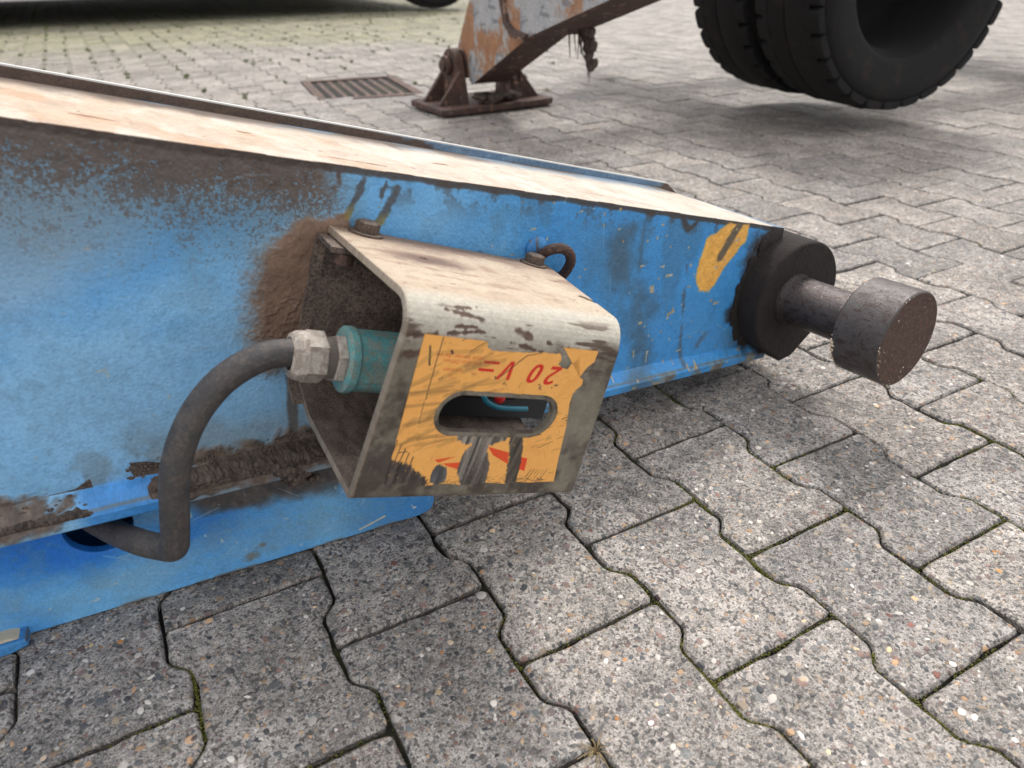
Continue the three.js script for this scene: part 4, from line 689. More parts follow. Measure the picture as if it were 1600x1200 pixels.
  for (let k = 0; k < 14; k++) { g.strokeStyle = `rgba(255,224,160,${0.3 + 0.3 * r()})`; g.lineWidth = 2; const b = 0.02 + 0.03 * r(), c = 0.03 + 0.05 * r(); g.beginPath(); g.arc(X(b), Y(c), K * (0.01 + 0.02 * r()), 0.2, 1.2); g.stroke(); }
  const grey = (pts, n, col) => { // scraped to grey, ragged
    const xs = pts.map((p) => p[0]), ys = pts.map((p) => p[1]), x0 = Math.min(...xs), x1 = Math.max(...xs), y0 = Math.min(...ys), y1 = Math.max(...ys);
    for (let k = 0; k < n; k++) { const b = lerp(x0, x1, r()), c = lerp(y0, y1, r()), d = polyD(b, c, pts); if (d > 0.0012 * r()) continue; const t = (r() < 0.25 ? 0.95 : 0.55) + 0.5 * r() + 0.5 * (fbm(b * 160, c * 60, 3) - 0.5); const tt = 0.62 + 0.5 * t * 0.3 + 1.5 * (fbm(b * 420 + 3, c * 26, 3) - 0.42); g.fillStyle = `rgba(${col[0] * tt},${col[1] * tt},${col[2] * tt},${0.55 + 0.4 * r()})`; g.beginPath(); g.ellipse(X(b), Y(c), 1.5 + 4 * r(), 8 + 26 * r() * r(), (r() - 0.5) * 0.5, 0, 7); g.fill(); }
  };
  grey([[0.0839, 0.0283], [0.0865, 0.0345], [0.0897, 0.0381], [0.0965, 0.0425], [0.104, 0.043], [0.1037, 0.0317], [0.112, 0.018], [0.1158, -0.0023], [0.0937, -0.0019], [0.086, 0.012]], 4200, [104, 98, 92]);
  grey([[0.1227, 0.047], [0.1341, 0.047], [0.138, 0.036], [0.1414, 0.0253], [0.1466, -0.0008], [0.1378, -0.0016], [0.134, 0.012], [0.131, 0.0252]], 3200, [88, 80, 70]);
  grey([[0.0725, 0.0465], [0.0805, 0.041], [0.0897, 0.0405], [0.1047, 0.041], [0.1186, 0.046], [0.11, 0.050], [0.08, 0.050]], 1500, [112, 106, 98]);
  grey([[0.065, 0.0172], [0.0733, 0.0132], [0.0763, 0.0039], [0.0708, -0.001], [0.0638, 0.003], [0.0621, 0.012]], 1000, [92, 92, 94]);
  grey([[0.0239, 0.0123], [0.0200, 0.0239], [0.0265, 0.0201], [0.0384, 0.0178], [0.0451, 0.0121], [0.0601, 0.0018], [0.0601, -0.006], [0.0190, -0.006]], 2600, [72, 64, 60]);
  for (let k = 0; k < 5; k++) scr(0.0225 + 0.0045 * k, 0.042 - 0.004 * k, 0.026 - 0.002 * k, -1.62, 8, 0.85);
  scr(0.026, 0.030, 0.008, 0.1, 6, 0.8);
  for (let k = 0; k < 160; k++) scr(0.045 + 0.13 * r(), -0.002 + 0.012 * r() * r(), 0.002 + 0.009 * r(), (r() - 0.5) * 1.6, 1 + 4 * r(), 0.3 + 0.5 * r());
  for (let k = 0; k < 6; k++) scr(0.158 + 0.0035 * k, 0.013, 0.010 * r() + 0.004, -1.9, 5 * r() + 3, 0.7);
  for (let k = 0; k < 26; k++) scr(0.150 + 0.03 * r(), 0.035 + 0.05 * r(), 0.004 + 0.008 * r(), -2.75, 2 + 4 * r(), 0.75);
  const map = new THREE.CanvasTexture(cv); map.colorSpace = THREE.SRGBColorSpace; map.magFilter = THREE.LinearFilter;
  const rag = (pts, step, amp, seed) => { const q = rng(seed), out = []; for (let i = 0; i < pts.length; i++) { const A = pts[i], B = pts[(i + 1) % pts.length], l = Math.hypot(B[0] - A[0], B[1] - A[1]), n = Math.max(1, Math.round(l / step)); for (let k = 0; k < n; k++) out.push([lerp(A[0], B[0], k / n) + (k ? (q() - 0.5) * amp : 0), lerp(A[1], B[1], k / n) + (k ? (q() - 0.5) * amp : 0)]); } return out; };
  const torn = rag([[0.0664, 0.1325], [0.068, 0.1285], [0.0744, 0.1251], [0.0911, 0.1258], [0.1126, 0.1275], [0.1354, 0.1285], [0.1385, 0.1235], [0.1376, 0.119], [0.1446, 0.1158], [0.1480, 0.1150], [0.1505, 0.1210], [0.1545, 0.1250], [0.1515, 0.1343], [0.1709, 0.1345], [0.1721, 0.1243], [0.1660, 0.116], [0.1645, 0.109], [0.1700, 0.1050], [0.1690, 0.0992], [0.1650, 0.092], [0.1685, 0.077], [0.1740, 0.0602], [0.1820, 0.0255], [0.1890, -0.0016]], 0.0022, 0.0012, 4).slice(0, -58);
  const edge = [[0.0244, -0.0012], [0.0153, 0.1332], [0.0664, 0.1325]];
  const pts = [[0.0244, -0.0012], [0.0153, 0.1332], ...rag([[0.0664, 0.1325], [0.068, 0.1285], [0.0744, 0.1251], [0.0911, 0.1258], [0.1126, 0.1275], [0.1354, 0.1285], [0.1385, 0.1235], [0.1376, 0.119], [0.1446, 0.1158], [0.1480, 0.1150], [0.1505, 0.1210], [0.1545, 0.1250], [0.1515, 0.1343]], 0.0022, 0.0011, 4).filter((p, i, a) => i < a.length - 40 || p[1] > 0.1343 - 1e-9 || i < 62), [0.1709, 0.1345], [0.1721, 0.1243], [0.1672, 0.1185], [0.1652, 0.1125], [0.1642, 0.109], [0.1690, 0.1068], [0.1702, 0.1020], [0.1684, 0.0992], [0.1662, 0.0955], [0.1652, 0.092], [0.1662, 0.084], [0.1685, 0.077], [0.1740, 0.0602], [0.1820, 0.0255], [0.1890, -0.0008], [0.16, -0.0016], [0.146, -0.0002], [0.138, -0.0026], [0.118, -0.0008], [0.098, -0.0034], [0.078, -0.001], [0.06, -0.003], [0.042, 0.0006]];
  const sh = new THREE.Shape(); pts.forEach(([b, c], i) => sh[i ? 'lineTo' : 'moveTo'](b, c)); sh.closePath();
  const hole = rag(stadium(0.102, 0.0682, 0.0355, 0.0212).getPoints(16).map((p) => [p.x, p.y]), 0.003, 0.0008, 9); const hp = new THREE.Path(); [...hole].reverse().forEach(([b, c], i) => hp[i ? 'lineTo' : 'moveTo'](b, c)); hp.closePath(); sh.holes.push(hp);
  const sg = plain(new THREE.ShapeGeometry(sh)), p = sg.attributes.position, uv = sg.attributes.uv;
  for (let i = 0; i < p.count; i++) { const b = p.getX(i), c = p.getY(i); uv.setXY(i, (b - X0) / SW, (c - Y0) / SH); const q = frontAt(b, c, 0.0004); p.setXYZ(i, q[0], q[1], q[2]); }
  sg.computeVertexNormals();
  mesh('sticker', sg, new THREE.MeshPhysicalMaterial({ map, roughness: 0.55, bumpMap: guardBump, bumpScale: 0.0003, side: THREE.DoubleSide }), guard).userData.label = 'torn orange sticker with upside-down red lettering';
}
// ------------- plug, gland and cable
const plug = group('cable_plug', beam); guardM.decompose(plug.position, plug.quaternion, plug.scale); plug.userData.label = 'teal cable plug with a grimy white screwed gland';
{
  const lp = (a) => a.map(([r, x]) => new THREE.Vector2(r, x)), turn = (g) => g.rotateZ(-Math.PI / 2).translate(0, 0.0632, 0.085); // lathe axis y -> x
  const teal = colorTex(512, 512, (u, v) => { const a = fbm(u * 7, v * 7, 5), b = fbm(u * 30, v * 30, 4), c = vn(u * 160, v * 160); return mixc(mixc([66, 126, 130], [108, 150, 148], a), [126, 126, 116], 0.7 * sst(0.36, 0.64, b)).map((q) => q * (0.88 + 0.24 * c)); }, THREE.RepeatWrapping);
  const tealMat = new THREE.MeshStandardMaterial({ map: tiled(teal, 8), color: new THREE.Color().setRGB(1.25, 1.2, 1.2), roughness: 0.6, bumpMap: tiled(dirtBump, 12), bumpScale: 0.0005 });
  const wt = colorTex(512, 512, (u, v) => { const a = fbm(u * 6, v * 6, 5), b = fbm(u * 22 + 5, v * 22, 4), c = vn(u * 180, v * 180); return mixc(mixc([158, 148, 138], [186, 178, 168], a), [128, 112, 101], 0.6 * sst(0.36, 0.70, b)).map((q) => q * (0.9 + 0.2 * c)); }, THREE.RepeatWrapping);
  const white = new THREE.MeshStandardMaterial({ map: tiled(wt, 9), roughness: 0.62, bumpMap: tiled(dirtBump, 12), bumpScale: 0.0006 });
  const six = (prof, n = 6) => toCreasedNormals(plain(new THREE.LatheGeometry(lp(prof), n)), 0.45);
  const gl = mesh('gland_nut', boxUV(merge([turn(toCreasedNormals(plain(new THREE.LatheGeometry(lp([[0.0126, -0.0375], [0.0150, -0.0392], [0.0180, -0.0380], [0.0200, -0.0345], [0.0208, -0.0300], [0.0208, -0.0270]]), 48)), 0.9)), turn(six([[0.0150, -0.0290], [0.0206, -0.0288], [0.0220, -0.0270], [0.0220, -0.0125], [0.0212, -0.0112], [0.0120, -0.0112]]).rotateY(0.3))])), white, plug);
  // ribs on the nut's flats
  for (let k = 0; k < 6; k++) { const a = 0.3 + (k + 0.5) * Math.PI / 3; mesh('nut_rib', new THREE.BoxGeometry(0.0135, 0.0016, 0.0022).translate(-0.0196, 0.0196, 0).rotateX(a).translate(0, 0.0632, 0.085), white, plug); }
  const thr = []; for (let k = 0; k <= 24; k++) thr.push([0.0165 + (k % 2 ? 0.0011 : 0), -0.0118 + (k * 0.009) / 24]);
  mesh('gland_thread', turn(new THREE.LatheGeometry(lp([[0.0165, -0.014], ...thr]), 40)), white, plug);
  mesh('lock_nut', boxUV(turn(six([[0.0150, -0.0030], [0.0202, -0.0030], [0.0214, -0.0020], [0.0214, 0.0044], [0.0202, 0.0054], [0.0150, 0.0054]]).rotateY(0.62))), white, plug);
  mesh('plug_body', boxUV(turn(toCreasedNormals(plain(new THREE.LatheGeometry(lp([[0.016, 0.0050], [0.0262, 0.0050], [0.0282, 0.0062], [0.0288, 0.0090], [0.0284, 0.0125], [0.0268, 0.0140], [0.0268, 0.0430], [0.0272, 0.0440], [0.0272, 0.1120], [0.0242, 0.1160], [0.0, 0.1160]]), 56)), 0.6))), tealMat, plug);
  for (const a of [0.5, 2.0]) mesh('body_rib', boxUV(new THREE.BoxGeometry(0.09, 0.0018, 0.0032).translate(0.060, 0.0272, 0).rotateX(a + Math.PI / 2).translate(0, 0.0632, 0.085)), tealMat, plug);
  const dk = new THREE.MeshStandardMaterial({ color: new THREE.Color().setRGB(0.012, 0.013, 0.018), roughness: 0.5 });
  mesh('socket_body', boxUV(turn(new THREE.LatheGeometry(lp([[0.0, 0.1100], [0.0300, 0.1100], [0.0325, 0.1130], [0.0325, 0.1880], [0.0300, 0.1900], [0, 0.1900]]), 48).translate(0, 0, 0)).translate(0, -0.002, -0.018)), dk, plug);
  mesh('socket_housing', new THREE.BoxGeometry(0.135, 0.098, 0.045).translate(0.186, 0.050, 0.034), dk, plug);
  const ring = new Path3([[0.1330, 0.066, 0.1045], [0.1345, 0.053, 0.1085], [0.1400, 0.0440, 0.1110], [0.1530, 0.0385, 0.1120], [0.1680, 0.0375, 0.1120], [0.1880, 0.0375, 0.1110]]);
  mesh('socket_latch', new THREE.TubeGeometry(ring, 40, 0.0026, 10), new THREE.MeshStandardMaterial({ color: new THREE.Color().setRGB(0.02, 0.22, 0.32), roughness: 0.45 }), plug);
  mesh('red_button', new THREE.SphereGeometry(0.0058, 24, 16).scale(1, 1, 0.6).translate(0.1560, 0.0462, 0.1085), new THREE.MeshStandardMaterial({ color: new THREE.Color().setRGB(0.75, 0.02, 0.02), roughness: 0.4 }), plug);
}
{
  const path = new Path3([[-0.6885, 0.2822, 0.0855], [-0.694, 0.2838, 0.085], [-0.7064, 0.2866, 0.085], [-0.7214, 0.2862, 0.085], [-0.7477, 0.2772, 0.0855], [-0.7708, 0.2590, 0.086], [-0.788, 0.2357, 0.0865], [-0.8005, 0.2076, 0.086], [-0.8085, 0.1720, 0.083], [-0.8140, 0.1430, 0.0785], [-0.8165, 0.1310, 0.0745], [-0.8195, 0.1235, 0.0665], [-0.826, 0.1195, 0.0555], [-0.8352, 0.1165, 0.042], [-0.8526, 0.1120, 0.012], [-0.868, 0.1075, -0.022], [-0.885, 0.103, -0.06], [-0.91, 0.10, -0.10]]);
  const g = new THREE.TubeGeometry(path, 220, 0.0115, 28, false), p = g.attributes.position, n = g.attributes.normal;
  for (let i = 0; i < p.count; i++) { const k = 0.0009 * (n3(p.getX(i) * 45, p.getY(i) * 45, p.getZ(i) * 45) - 0.5); p.setXYZ(i, p.getX(i) + n.getX(i) * k, p.getY(i) + n.getY(i) * k, p.getZ(i) + n.getZ(i) * k); }
  g.computeVertexNormals();
  mesh('cable', g, cableMat, beam).userData.label = 'thick dusty black cable looping from the plug down into the hole';
}

// ------------------------------------------------------------------ the lifted machine behind: wheels, outrigger leg, chassis
const truck = tag(group('lifted_truck'), 'machine on a rust-stained outrigger leg, with worn twin tyres held off the ground', 'truck');
const AX = new THREE.Vector3(0.3597, 0, 0.9331), AL = new THREE.Vector3(0.9331, 0, -0.3597);
truck.position.set(1.25, 0, -2.95); truck.rotation.y = Math.atan2(AX.x, AX.z); // local z = axle, local x = along the machine
truck.updateMatrixWorld(true);
function tyreGeo(R, W, lugs) {
  const pr = [[0.257, 0.014], [0.266, 0.002], [0.272, 0.001], [0.277, 0.004], [0.300, -0.003], [0.316, -0.006], [0.319, -0.0095], [0.324, -0.0095], [0.327, -0.007], [0.345, -0.007], [0.348, -0.0095], [0.352, -0.009], [0.356, -0.005], [0.368, -0.003], [0.384, 0.008], [0.392, 0.028], [0.402, 0.060], [0.406, W / 2], [0.402, W - 0.06], [0.392, W - 0.028], [0.384, W - 0.008], [0.368, W + 0.003], [0.335, W + 0.008], [0.272, W - 0.004], [0.257, W - 0.014], [0.245, W - 0.03], [0.245, 0.03], [0.257, 0.014]].map(([r, x]) => new THREE.Vector2((r / 0.42) * R, x));
  const list = [plain(new THREE.LatheGeometry(pr, 120))];
  const worn = [[0.980, W * 0.13], [0.9905, W * 0.16], [0.9925, W * 0.30], [0.9925, W * 0.485], [0.978, W * 0.49], [0.978, W * 0.51], [0.9925, W * 0.515], [0.9925, W * 0.70], [0.9905, W * 0.84], [0.980, W * 0.87]].map(([r, x]) => new THREE.Vector2(r * R, x));
  list.push(plain(new THREE.LatheGeometry(worn, 120)));
  for (let k = 0; k < lugs; k++) for (const side of [0, 1]) {
    const a = ((k + side * 0.5) / lugs) * Math.PI * 2, len = (Math.PI * 2 * R) / lugs;
    const b = extr([[-len * 0.45, -0.014], [len * 0.45, -0.014], [len * 0.43, 0.008], [len * 0.36, 0.0175], [len * 0.2, 0.0203], [-len * 0.2, 0.0203], [-len * 0.36, 0.0175], [-len * 0.43, 0.008]], W * 0.235, 0.004).translate(0, 0, -W * 0.1175); { const q = b.attributes.position; for (let i = 0; i < q.count; i++) { const o = side ? q.getZ(i) : -q.getZ(i); if (q.getY(i) > 0 && o > 0) q.setY(i, q.getY(i) - 0.0075); } b.computeVertexNormals(); } // worn, rounded shoulder block
    b.translate(0, R * 0.9965 - 0.020, 0); b.rotateZ(a); b.rotateX(-Math.PI / 2); b.translate(0, side ? W - W * 0.125 : W * 0.125, 0); list.push(plain(b));
  }
  return boxUV(mergeGeometries(list)).rotateX(Math.PI / 2); // axis now along z
}
const tyreG = tyreGeo(0.42, 0.315, 30);
const rimG = boxUV(new THREE.LatheGeometry([[0.2575, 0.020], [0.244, 0.028], [0.236, 0.050], [0.226, 0.075], [0.220, 0.27], [0.12, 0.285], [0.09, 0.25], [0.0, 0.25]].map(([r, x]) => new THREE.Vector2(r, x)), 72)).rotateX(-Math.PI / 2).translate(0, 0, 0.0);
const rimMatD = new THREE.MeshStandardMaterial({ map: tiled(steelTex, 2), color: new THREE.Color().setRGB(0.022, 0.02, 0.02), roughness: 0.95 });
function wheel(x, y, z, spin, flip, label) {
  const w = group('wheel', truck); w.position.set(x, y, z); w.rotation.z = spin;
  const t = mesh('tyre', tyreG, rubberMat, w); t.position.z = -0.315;
  const r = mesh('rim', rimG, rimMatD, w); if (flip) { r.rotation.y = Math.PI; r.position.z = -0.315; }
  if (label) w.userData.label = label; return w;
}
const toTruck = (x, y, z) => truck.worldToLocal(new THREE.Vector3(x, y, z));
{
  const c = toTruck(1.34, 0.487, -2.65);
  wheel(c.x, c.y, c.z, 0.1, false, 'outer twin tyre, nearest, with an open dark rim'); wheel(c.x, c.y, c.z - 0.375, 0.5, true, 'inner twin tyre with rusty dirt on its shoulder');
  wheel(c.x + 1.95, c.y, c.z - 0.05, 0.3, false); wheel(c.x + 1.95, c.y, c.z - 0.425, 0.8, true);
  mesh('axle', new THREE.CylinderGeometry(0.06, 0.06, 1.9, 20).rotateX(Math.PI / 2).translate(c.x, c.y, c.z - 1.15), rimMatD, truck);
  mesh('axle', new THREE.CylinderGeometry(0.06, 0.06, 1.9, 20).rotateX(Math.PI / 2).translate(c.x + 1.95, c.y, c.z - 1.15), rimMatD, truck);
  mesh('chassis', merge([boxUV(extr([[-1.0, 0.98], [2.6, 0.98], [2.6, 1.25], [-1.0, 1.25]], 0.14, 0.01).translate(c.x, 0, c.z - 1.1)), boxUV(extr([[-1.0, 0.98], [2.6, 0.98], [2.6, 1.25], [-1.0, 1.25]], 0.14, 0.01).translate(c.x, 0, c.z - 1.9)),
    boxUV(new THREE.BoxGeometry(0.2, 0.46, 1.0).translate(c.x, 0.78, c.z - 1.5)), boxUV(new THREE.BoxGeometry(0.2, 0.46, 1.0).translate(c.x + 1.95, 0.78, c.z - 1.5))]), rimMatD, truck);
}
{ // leg in the vertical plane of direction D, profile (d, y), 0.16 thick
  const leg = group('outrigger_leg', truck);
  const P = new THREE.Vector3(-0.1284, 0, -3.1088), D = new THREE.Vector3(0.42262, 0, 0.90631), U = new THREE.Vector3(0, 1, 0), N = new THREE.Vector3(-0.90631, 0, 0.42262);
  const M = new THREE.Matrix4().makeBasis(D, U, N.clone()).setPosition(P); // D x U = -N? kept right-handed below
  const cross = D.clone().cross(U); const sgn = Math.sign(cross.dot(N));
  const T = new THREE.Matrix4().makeBasis(D, U, cross).setPosition(P), inv = truck.matrixWorld.clone().invert();
  const put = (name, g, mat) => mesh(name, boxUV(g).applyMatrix4(T).applyMatrix4(inv), mat, leg);
  // with z = cross; the seen face lies on the N side
  const zN = (a) => a * sgn;
  const prism = (pts, n0, n1, bev) => { const a = Math.min(zN(n0), zN(n1)), b = Math.max(zN(n0), zN(n1)); return extr(pts, b - a, bev).translate(0, 0, a); };
  const inner = [[-0.043, 0.105], [0.72, 0.423], [0.72, 0.70], [0.10, 0.64], [-0.037, 0.411], [-0.197, 0.212]];
  put('inner_leg', prism(inner, 0, -0.004, 0.0012), rustGreyMat);
  put('leg_underside', prism(inner.map(([d, y]) => [d + 0.002, y + 0.003]), -0.0045, -0.16, 0.004), rustBrownMat);
  const sleeve = [[0.352, 0.352], [0.40, 0.322], [0.494, 0.318], [1.45, 0.566], [1.45, 0.86], [0.46, 0.70], [0.300, 0.45]];
  put('leg_sleeve', prism(sleeve, 0.022, 0.018, 0.0015), rustGreyMat);
  put('sleeve_collar', prism([[0.290, 0.47], [0.340, 0.352], [0.396, 0.316], [0.500, 0.312], [0.520, 0.332], [0.410, 0.342], [0.372, 0.362], [0.328, 0.47]], 0.034, 0.012, 0.003), rustBrownMat);
  put('sleeve_underside', prism(sleeve.map(([d, y]) => [d + 0.002, y + 0.003]), 0.0175, -0.18, 0.004), rustBrownMat);
  // foot
  const F = new THREE.Matrix4().makeBasis(new THREE.Vector3(0.858, 0, -0.5137), U, new THREE.Vector3(0.5137, 0, 0.858)).setPosition(-0.110, 0, -3.270);
  const foot = (name, g, mat) => mesh(name, boxUV(g).applyMatrix4(F).applyMatrix4(inv), mat, leg);
  const plate = extr([[-0.265, -0.145], [-0.235, -0.165], [0.235, -0.165], [0.265, -0.145], [0.265, 0.145], [0.235, 0.165], [-0.235, 0.165], [-0.265, 0.145]], 0.026, 0.006).rotateX(-Math.PI / 2).translate(0, 0.008, 0);
  foot('foot_plate', plate, rustBrownMat);
  const ear = () => { const s = new THREE.Shape(); s.moveTo(-0.085, 0.03); s.lineTo(0.085, 0.03); s.lineTo(0.052, 0.17); s.absarc(0, 0.18, 0.052, 0, Math.PI, false); s.closePath(); return new THREE.ExtrudeGeometry(s, { depth: 0.032, bevelEnabled: true, bevelSize: 0.005, bevelThickness: 0.004, bevelSegments: 2, curveSegments: 20 }).rotateY(Math.PI / 2); };
  for (const x of [-0.145, 0.115]) foot('ear_plate', ear().translate(x, 0, 0), rustBrownMat);
  foot('pivot_pin', merge([new THREE.CylinderGeometry(0.022, 0.022, 0.36, 24).rotateZ(Math.PI / 2).translate(-0.005, 0.175, 0), new THREE.CylinderGeometry(0.036, 0.036, 0.016, 24).rotateZ(Math.PI / 2).translate(-0.165, 0.175, 0)]), rustBrownMat);
  foot('pivot_eye', new THREE.CylinderGeometry(0.055, 0.055, 0.19, 32).rotateZ(Math.PI / 2).translate(-0.005, 0.175, 0), rustBrownMat);
  for (const z of [-0.07, 0.07]) { foot('gusset', extr([[-0.245, 0.032], [-0.14, 0.032], [-0.14, 0.16]], 0.018, 0.002).translate(0, 0, z - 0.007), rustBrownMat); foot('gusset', extr([[0.14, 0.032], [0.235, 0.032], [0.14, 0.15]], 0.018, 0.002).translate(0, 0, z - 0.007), rustBrownMat); }
  const r = rng(66), lumps = []; for (let k = 0; k < 46; k++) lumps.push(lumpy(k + 70, 0.008 + 0.022 * r() * r(), 3, 0.7, 1.9, 1.3, 0.8, 1).translate(-0.08 + 0.17 * r(), 0.045 + 0.02 * r(), 0.05 + 0.10 * r()));
  foot('caked_mud', merge(lumps), dirtMat);
  { // the arm that carries the leg back to the chassis, above the frame
    const a = toTruck(0.44, 0.74, -1.90), b = new THREE.Vector3(toTruck(1.34, 0, -2.65).x - 0.8, 1.10, toTruck(1.34, 0, -2.65).z - 1.05), d = b.clone().sub(a), arm = boxUV(new THREE.BoxGeometry(0.15, 0.16, d.length() + 0.1));
    arm.applyMatrix4(new THREE.Matrix4().lookAt(b, a, new THREE.Vector3(0, 1, 0)).setPosition(a.clone().add(b).multiplyScalar(0.5))); mesh('carrier_arm', arm, rustBrownMat, leg);
  }
}
{ // roots and rag caught under the leg
  const r = rng(99), list = [];
  const strand = (p, w) => list.push(plain((() => { const c = new Path3(p), g = new THREE.TubeGeometry(c, 26, w, 7), q = g.attributes.position; const n = g.attributes.normal; for (let i = 0; i < q.count; i++) { const t = Math.floor(i / 8) / 26, k = w * (-0.75 * t + 0.6 * (n3(q.getX(i) * 60, q.getY(i) * 60, q.getZ(i) * 60) - 0.5)); q.setXYZ(i, q.getX(i) + n.getX(i) * k, q.getY(i) + n.getY(i) * k, q.getZ(i) + n.getZ(i) * k); } g.computeVertexNormals(); return g; })()));
  const O = [0.245, 0.385, -2.655];
  for (let k = 0; k < 16; k++) { const a = (r() - 0.5) * 0.07, b = (r() - 0.5) * 0.06, l = 0.05 + 0.09 * r(), s = 0.02 * (r() - 0.5); strand([[O[0] + a, O[1] + 0.02, O[2] + b], [O[0] + a + s, O[1] - l * 0.4, O[2] + b], [O[0] + a * 0.8 + s * 2 + 0.004, O[1] - l, O[2] + b + s]], 0.003 + 0.004 * r()); }
  for (let k = 0; k < 7; k++) { const a = 0.012 + (r() - 0.5) * 0.02, s = (r() - 0.5) * 0.02; strand([[O[0] + a, O[1] + 0.01, O[2]], [O[0] + a + s, O[1] - 0.06, O[2]], [O[0] + 0.022 + s, O[1] - 0.11 - 0.02 * r(), O[2]], [O[0] + 0.034 + s * 0.6, O[1] - 0.15, O[2]], [O[0] + 0.030 + s * 0.3, O[1] - 0.165 - 0.05 * r(), O[2]]], 0.003 + 0.003 * r()); }
  for (let k = 0; k < 22; k++) list.push(lumpy(k + 120, 0.007 + 0.009 * r(), 2, 0.6, 1.8, 1.1, 1.3, 0.9).translate(O[0] + 0.012 + 0.03 * (k / 22) + (r() - 0.5) * 0.024, O[1] - 0.01 - 0.15 * (k / 22), O[2] + (r() - 0.5) * 0.03));
  for (let k = 0; k < 20; k++) list.push(lumpy(k + 160, 0.008 + 0.010 * r(), 2, 0.6, 1.8).translate(O[0] + (r() - 0.4) * 0.09, O[1] + 0.012 - 0.03 * r(), O[2] + (r() - 0.5) * 0.08));
  tag(mesh('hanging_debris', merge(list), dirtMat), 'clotted roots and rag dangling under the outrigger leg', 'debris');
}

// ------------------------------------------------------------------ drain grate
{
  const drain = tag(group('drain_grate'), 'rusty rectangular iron drain grate set in the pavers behind the beam', 'drain grate');
  drain.position.set(DR.c[0], 0, DR.c[1]); drain.rotation.y = Math.atan2(-DR.u[1], DR.u[0]);
  const fr = new THREE.Shape([[-DR.hu, -DR.hv], [DR.hu, -DR.hv], [DR.hu, DR.hv], [-DR.hu, DR.hv]].map((p) => new THREE.Vector2(...p)));
  const ih = new THREE.Path([[-0.205, -0.285], [-0.205, 0.285], [0.205, 0.285], [0.205, -0.285]].map((p) => new THREE.Vector2(...p))); fr.holes.push(ih);
  mesh('frame', boxUV(new THREE.ExtrudeGeometry(fr, { depth: 0.03, bevelEnabled: true, bevelSize: 0.003, bevelThickness: 0.003, bevelOffset: -0.003, bevelSegments: 2 }).rotateX(-Math.PI / 2).translate(0, -0.033, 0)), rustBrownMat, drain);
  const bar = boxUV(extr([[-0.0125, -0.295], [0.0125, -0.295], [0.0125, 0.295], [-0.0125, 0.295]], 0.028, 0.003).rotateX(-Math.PI / 2));
  for (let k = 0; k < 7; k++) { const b = mesh('bar', bar, rustBrownMat, drain); b.position.set(-0.162 + k * 0.054, -0.034, 0); }
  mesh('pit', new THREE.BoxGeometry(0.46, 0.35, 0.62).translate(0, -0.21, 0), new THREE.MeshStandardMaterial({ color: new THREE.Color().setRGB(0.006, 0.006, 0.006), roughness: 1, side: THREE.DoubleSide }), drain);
  // mortar bed that fills the pavers cut away round it
  const mo = new THREE.Shape([[-0.40, -0.50], [0.40, -0.50], [0.40, 0.50], [-0.40, 0.50]].map((p) => new THREE.Vector2(...p))); mo.holes.push(new THREE.Path([[-DR.hu - 0.004, -DR.hv - 0.004], [-DR.hu - 0.004, DR.hv + 0.004], [DR.hu + 0.004, DR.hv + 0.004], [DR.hu + 0.004, -DR.hv - 0.004]].map((p) => new THREE.Vector2(...p))));
  const mg = boxUV(new THREE.ExtrudeGeometry(mo, { depth: 0.02, bevelEnabled: false }).rotateX(-Math.PI / 2).translate(0, -0.0245, 0), 1 / CM);
  mesh('mortar_surround', mg, farStone, drain);
}

// ------------------------------------------------------------------ dark vehicle parked far behind
{
  const v = tag(group('parked_trailer'), 'dark low-slung trailer parked far behind, mostly out of the frame at top left', 'trailer');
  v.position.set(-3.35, 0, -9.75); v.rotation.y = 0.46; 
  const dark = new THREE.MeshStandardMaterial({ color: new THREE.Color().setRGB(0.012, 0.012, 0.014), roughness: 0.85 });
  mesh('body', boxUV(extr([[-6, 0.37], [2.3, 0.37], [2.6, 0.48], [2.6, 1.3], [-6, 1.3]], 7.4, 0.03).translate(0, 0, -6.2)), dark, v);
  const tg = tyreGeo(0.55, 0.34, 50);
  for (const [x, z] of [[2.15, 1.12], [2.15, -4.75], [-3.4, 1.12], [-3.4, -4.75]]) { const w = group('wheel', v); w.position.set(x + 0.1, 0.565, z + 0.05); const t = mesh('tyre', tg, rubberMat, w); t.position.z = -0.34; const r = mesh('rim', rimG, rimMatD, w); r.scale.set(1.3, 1.3, 1); }
}

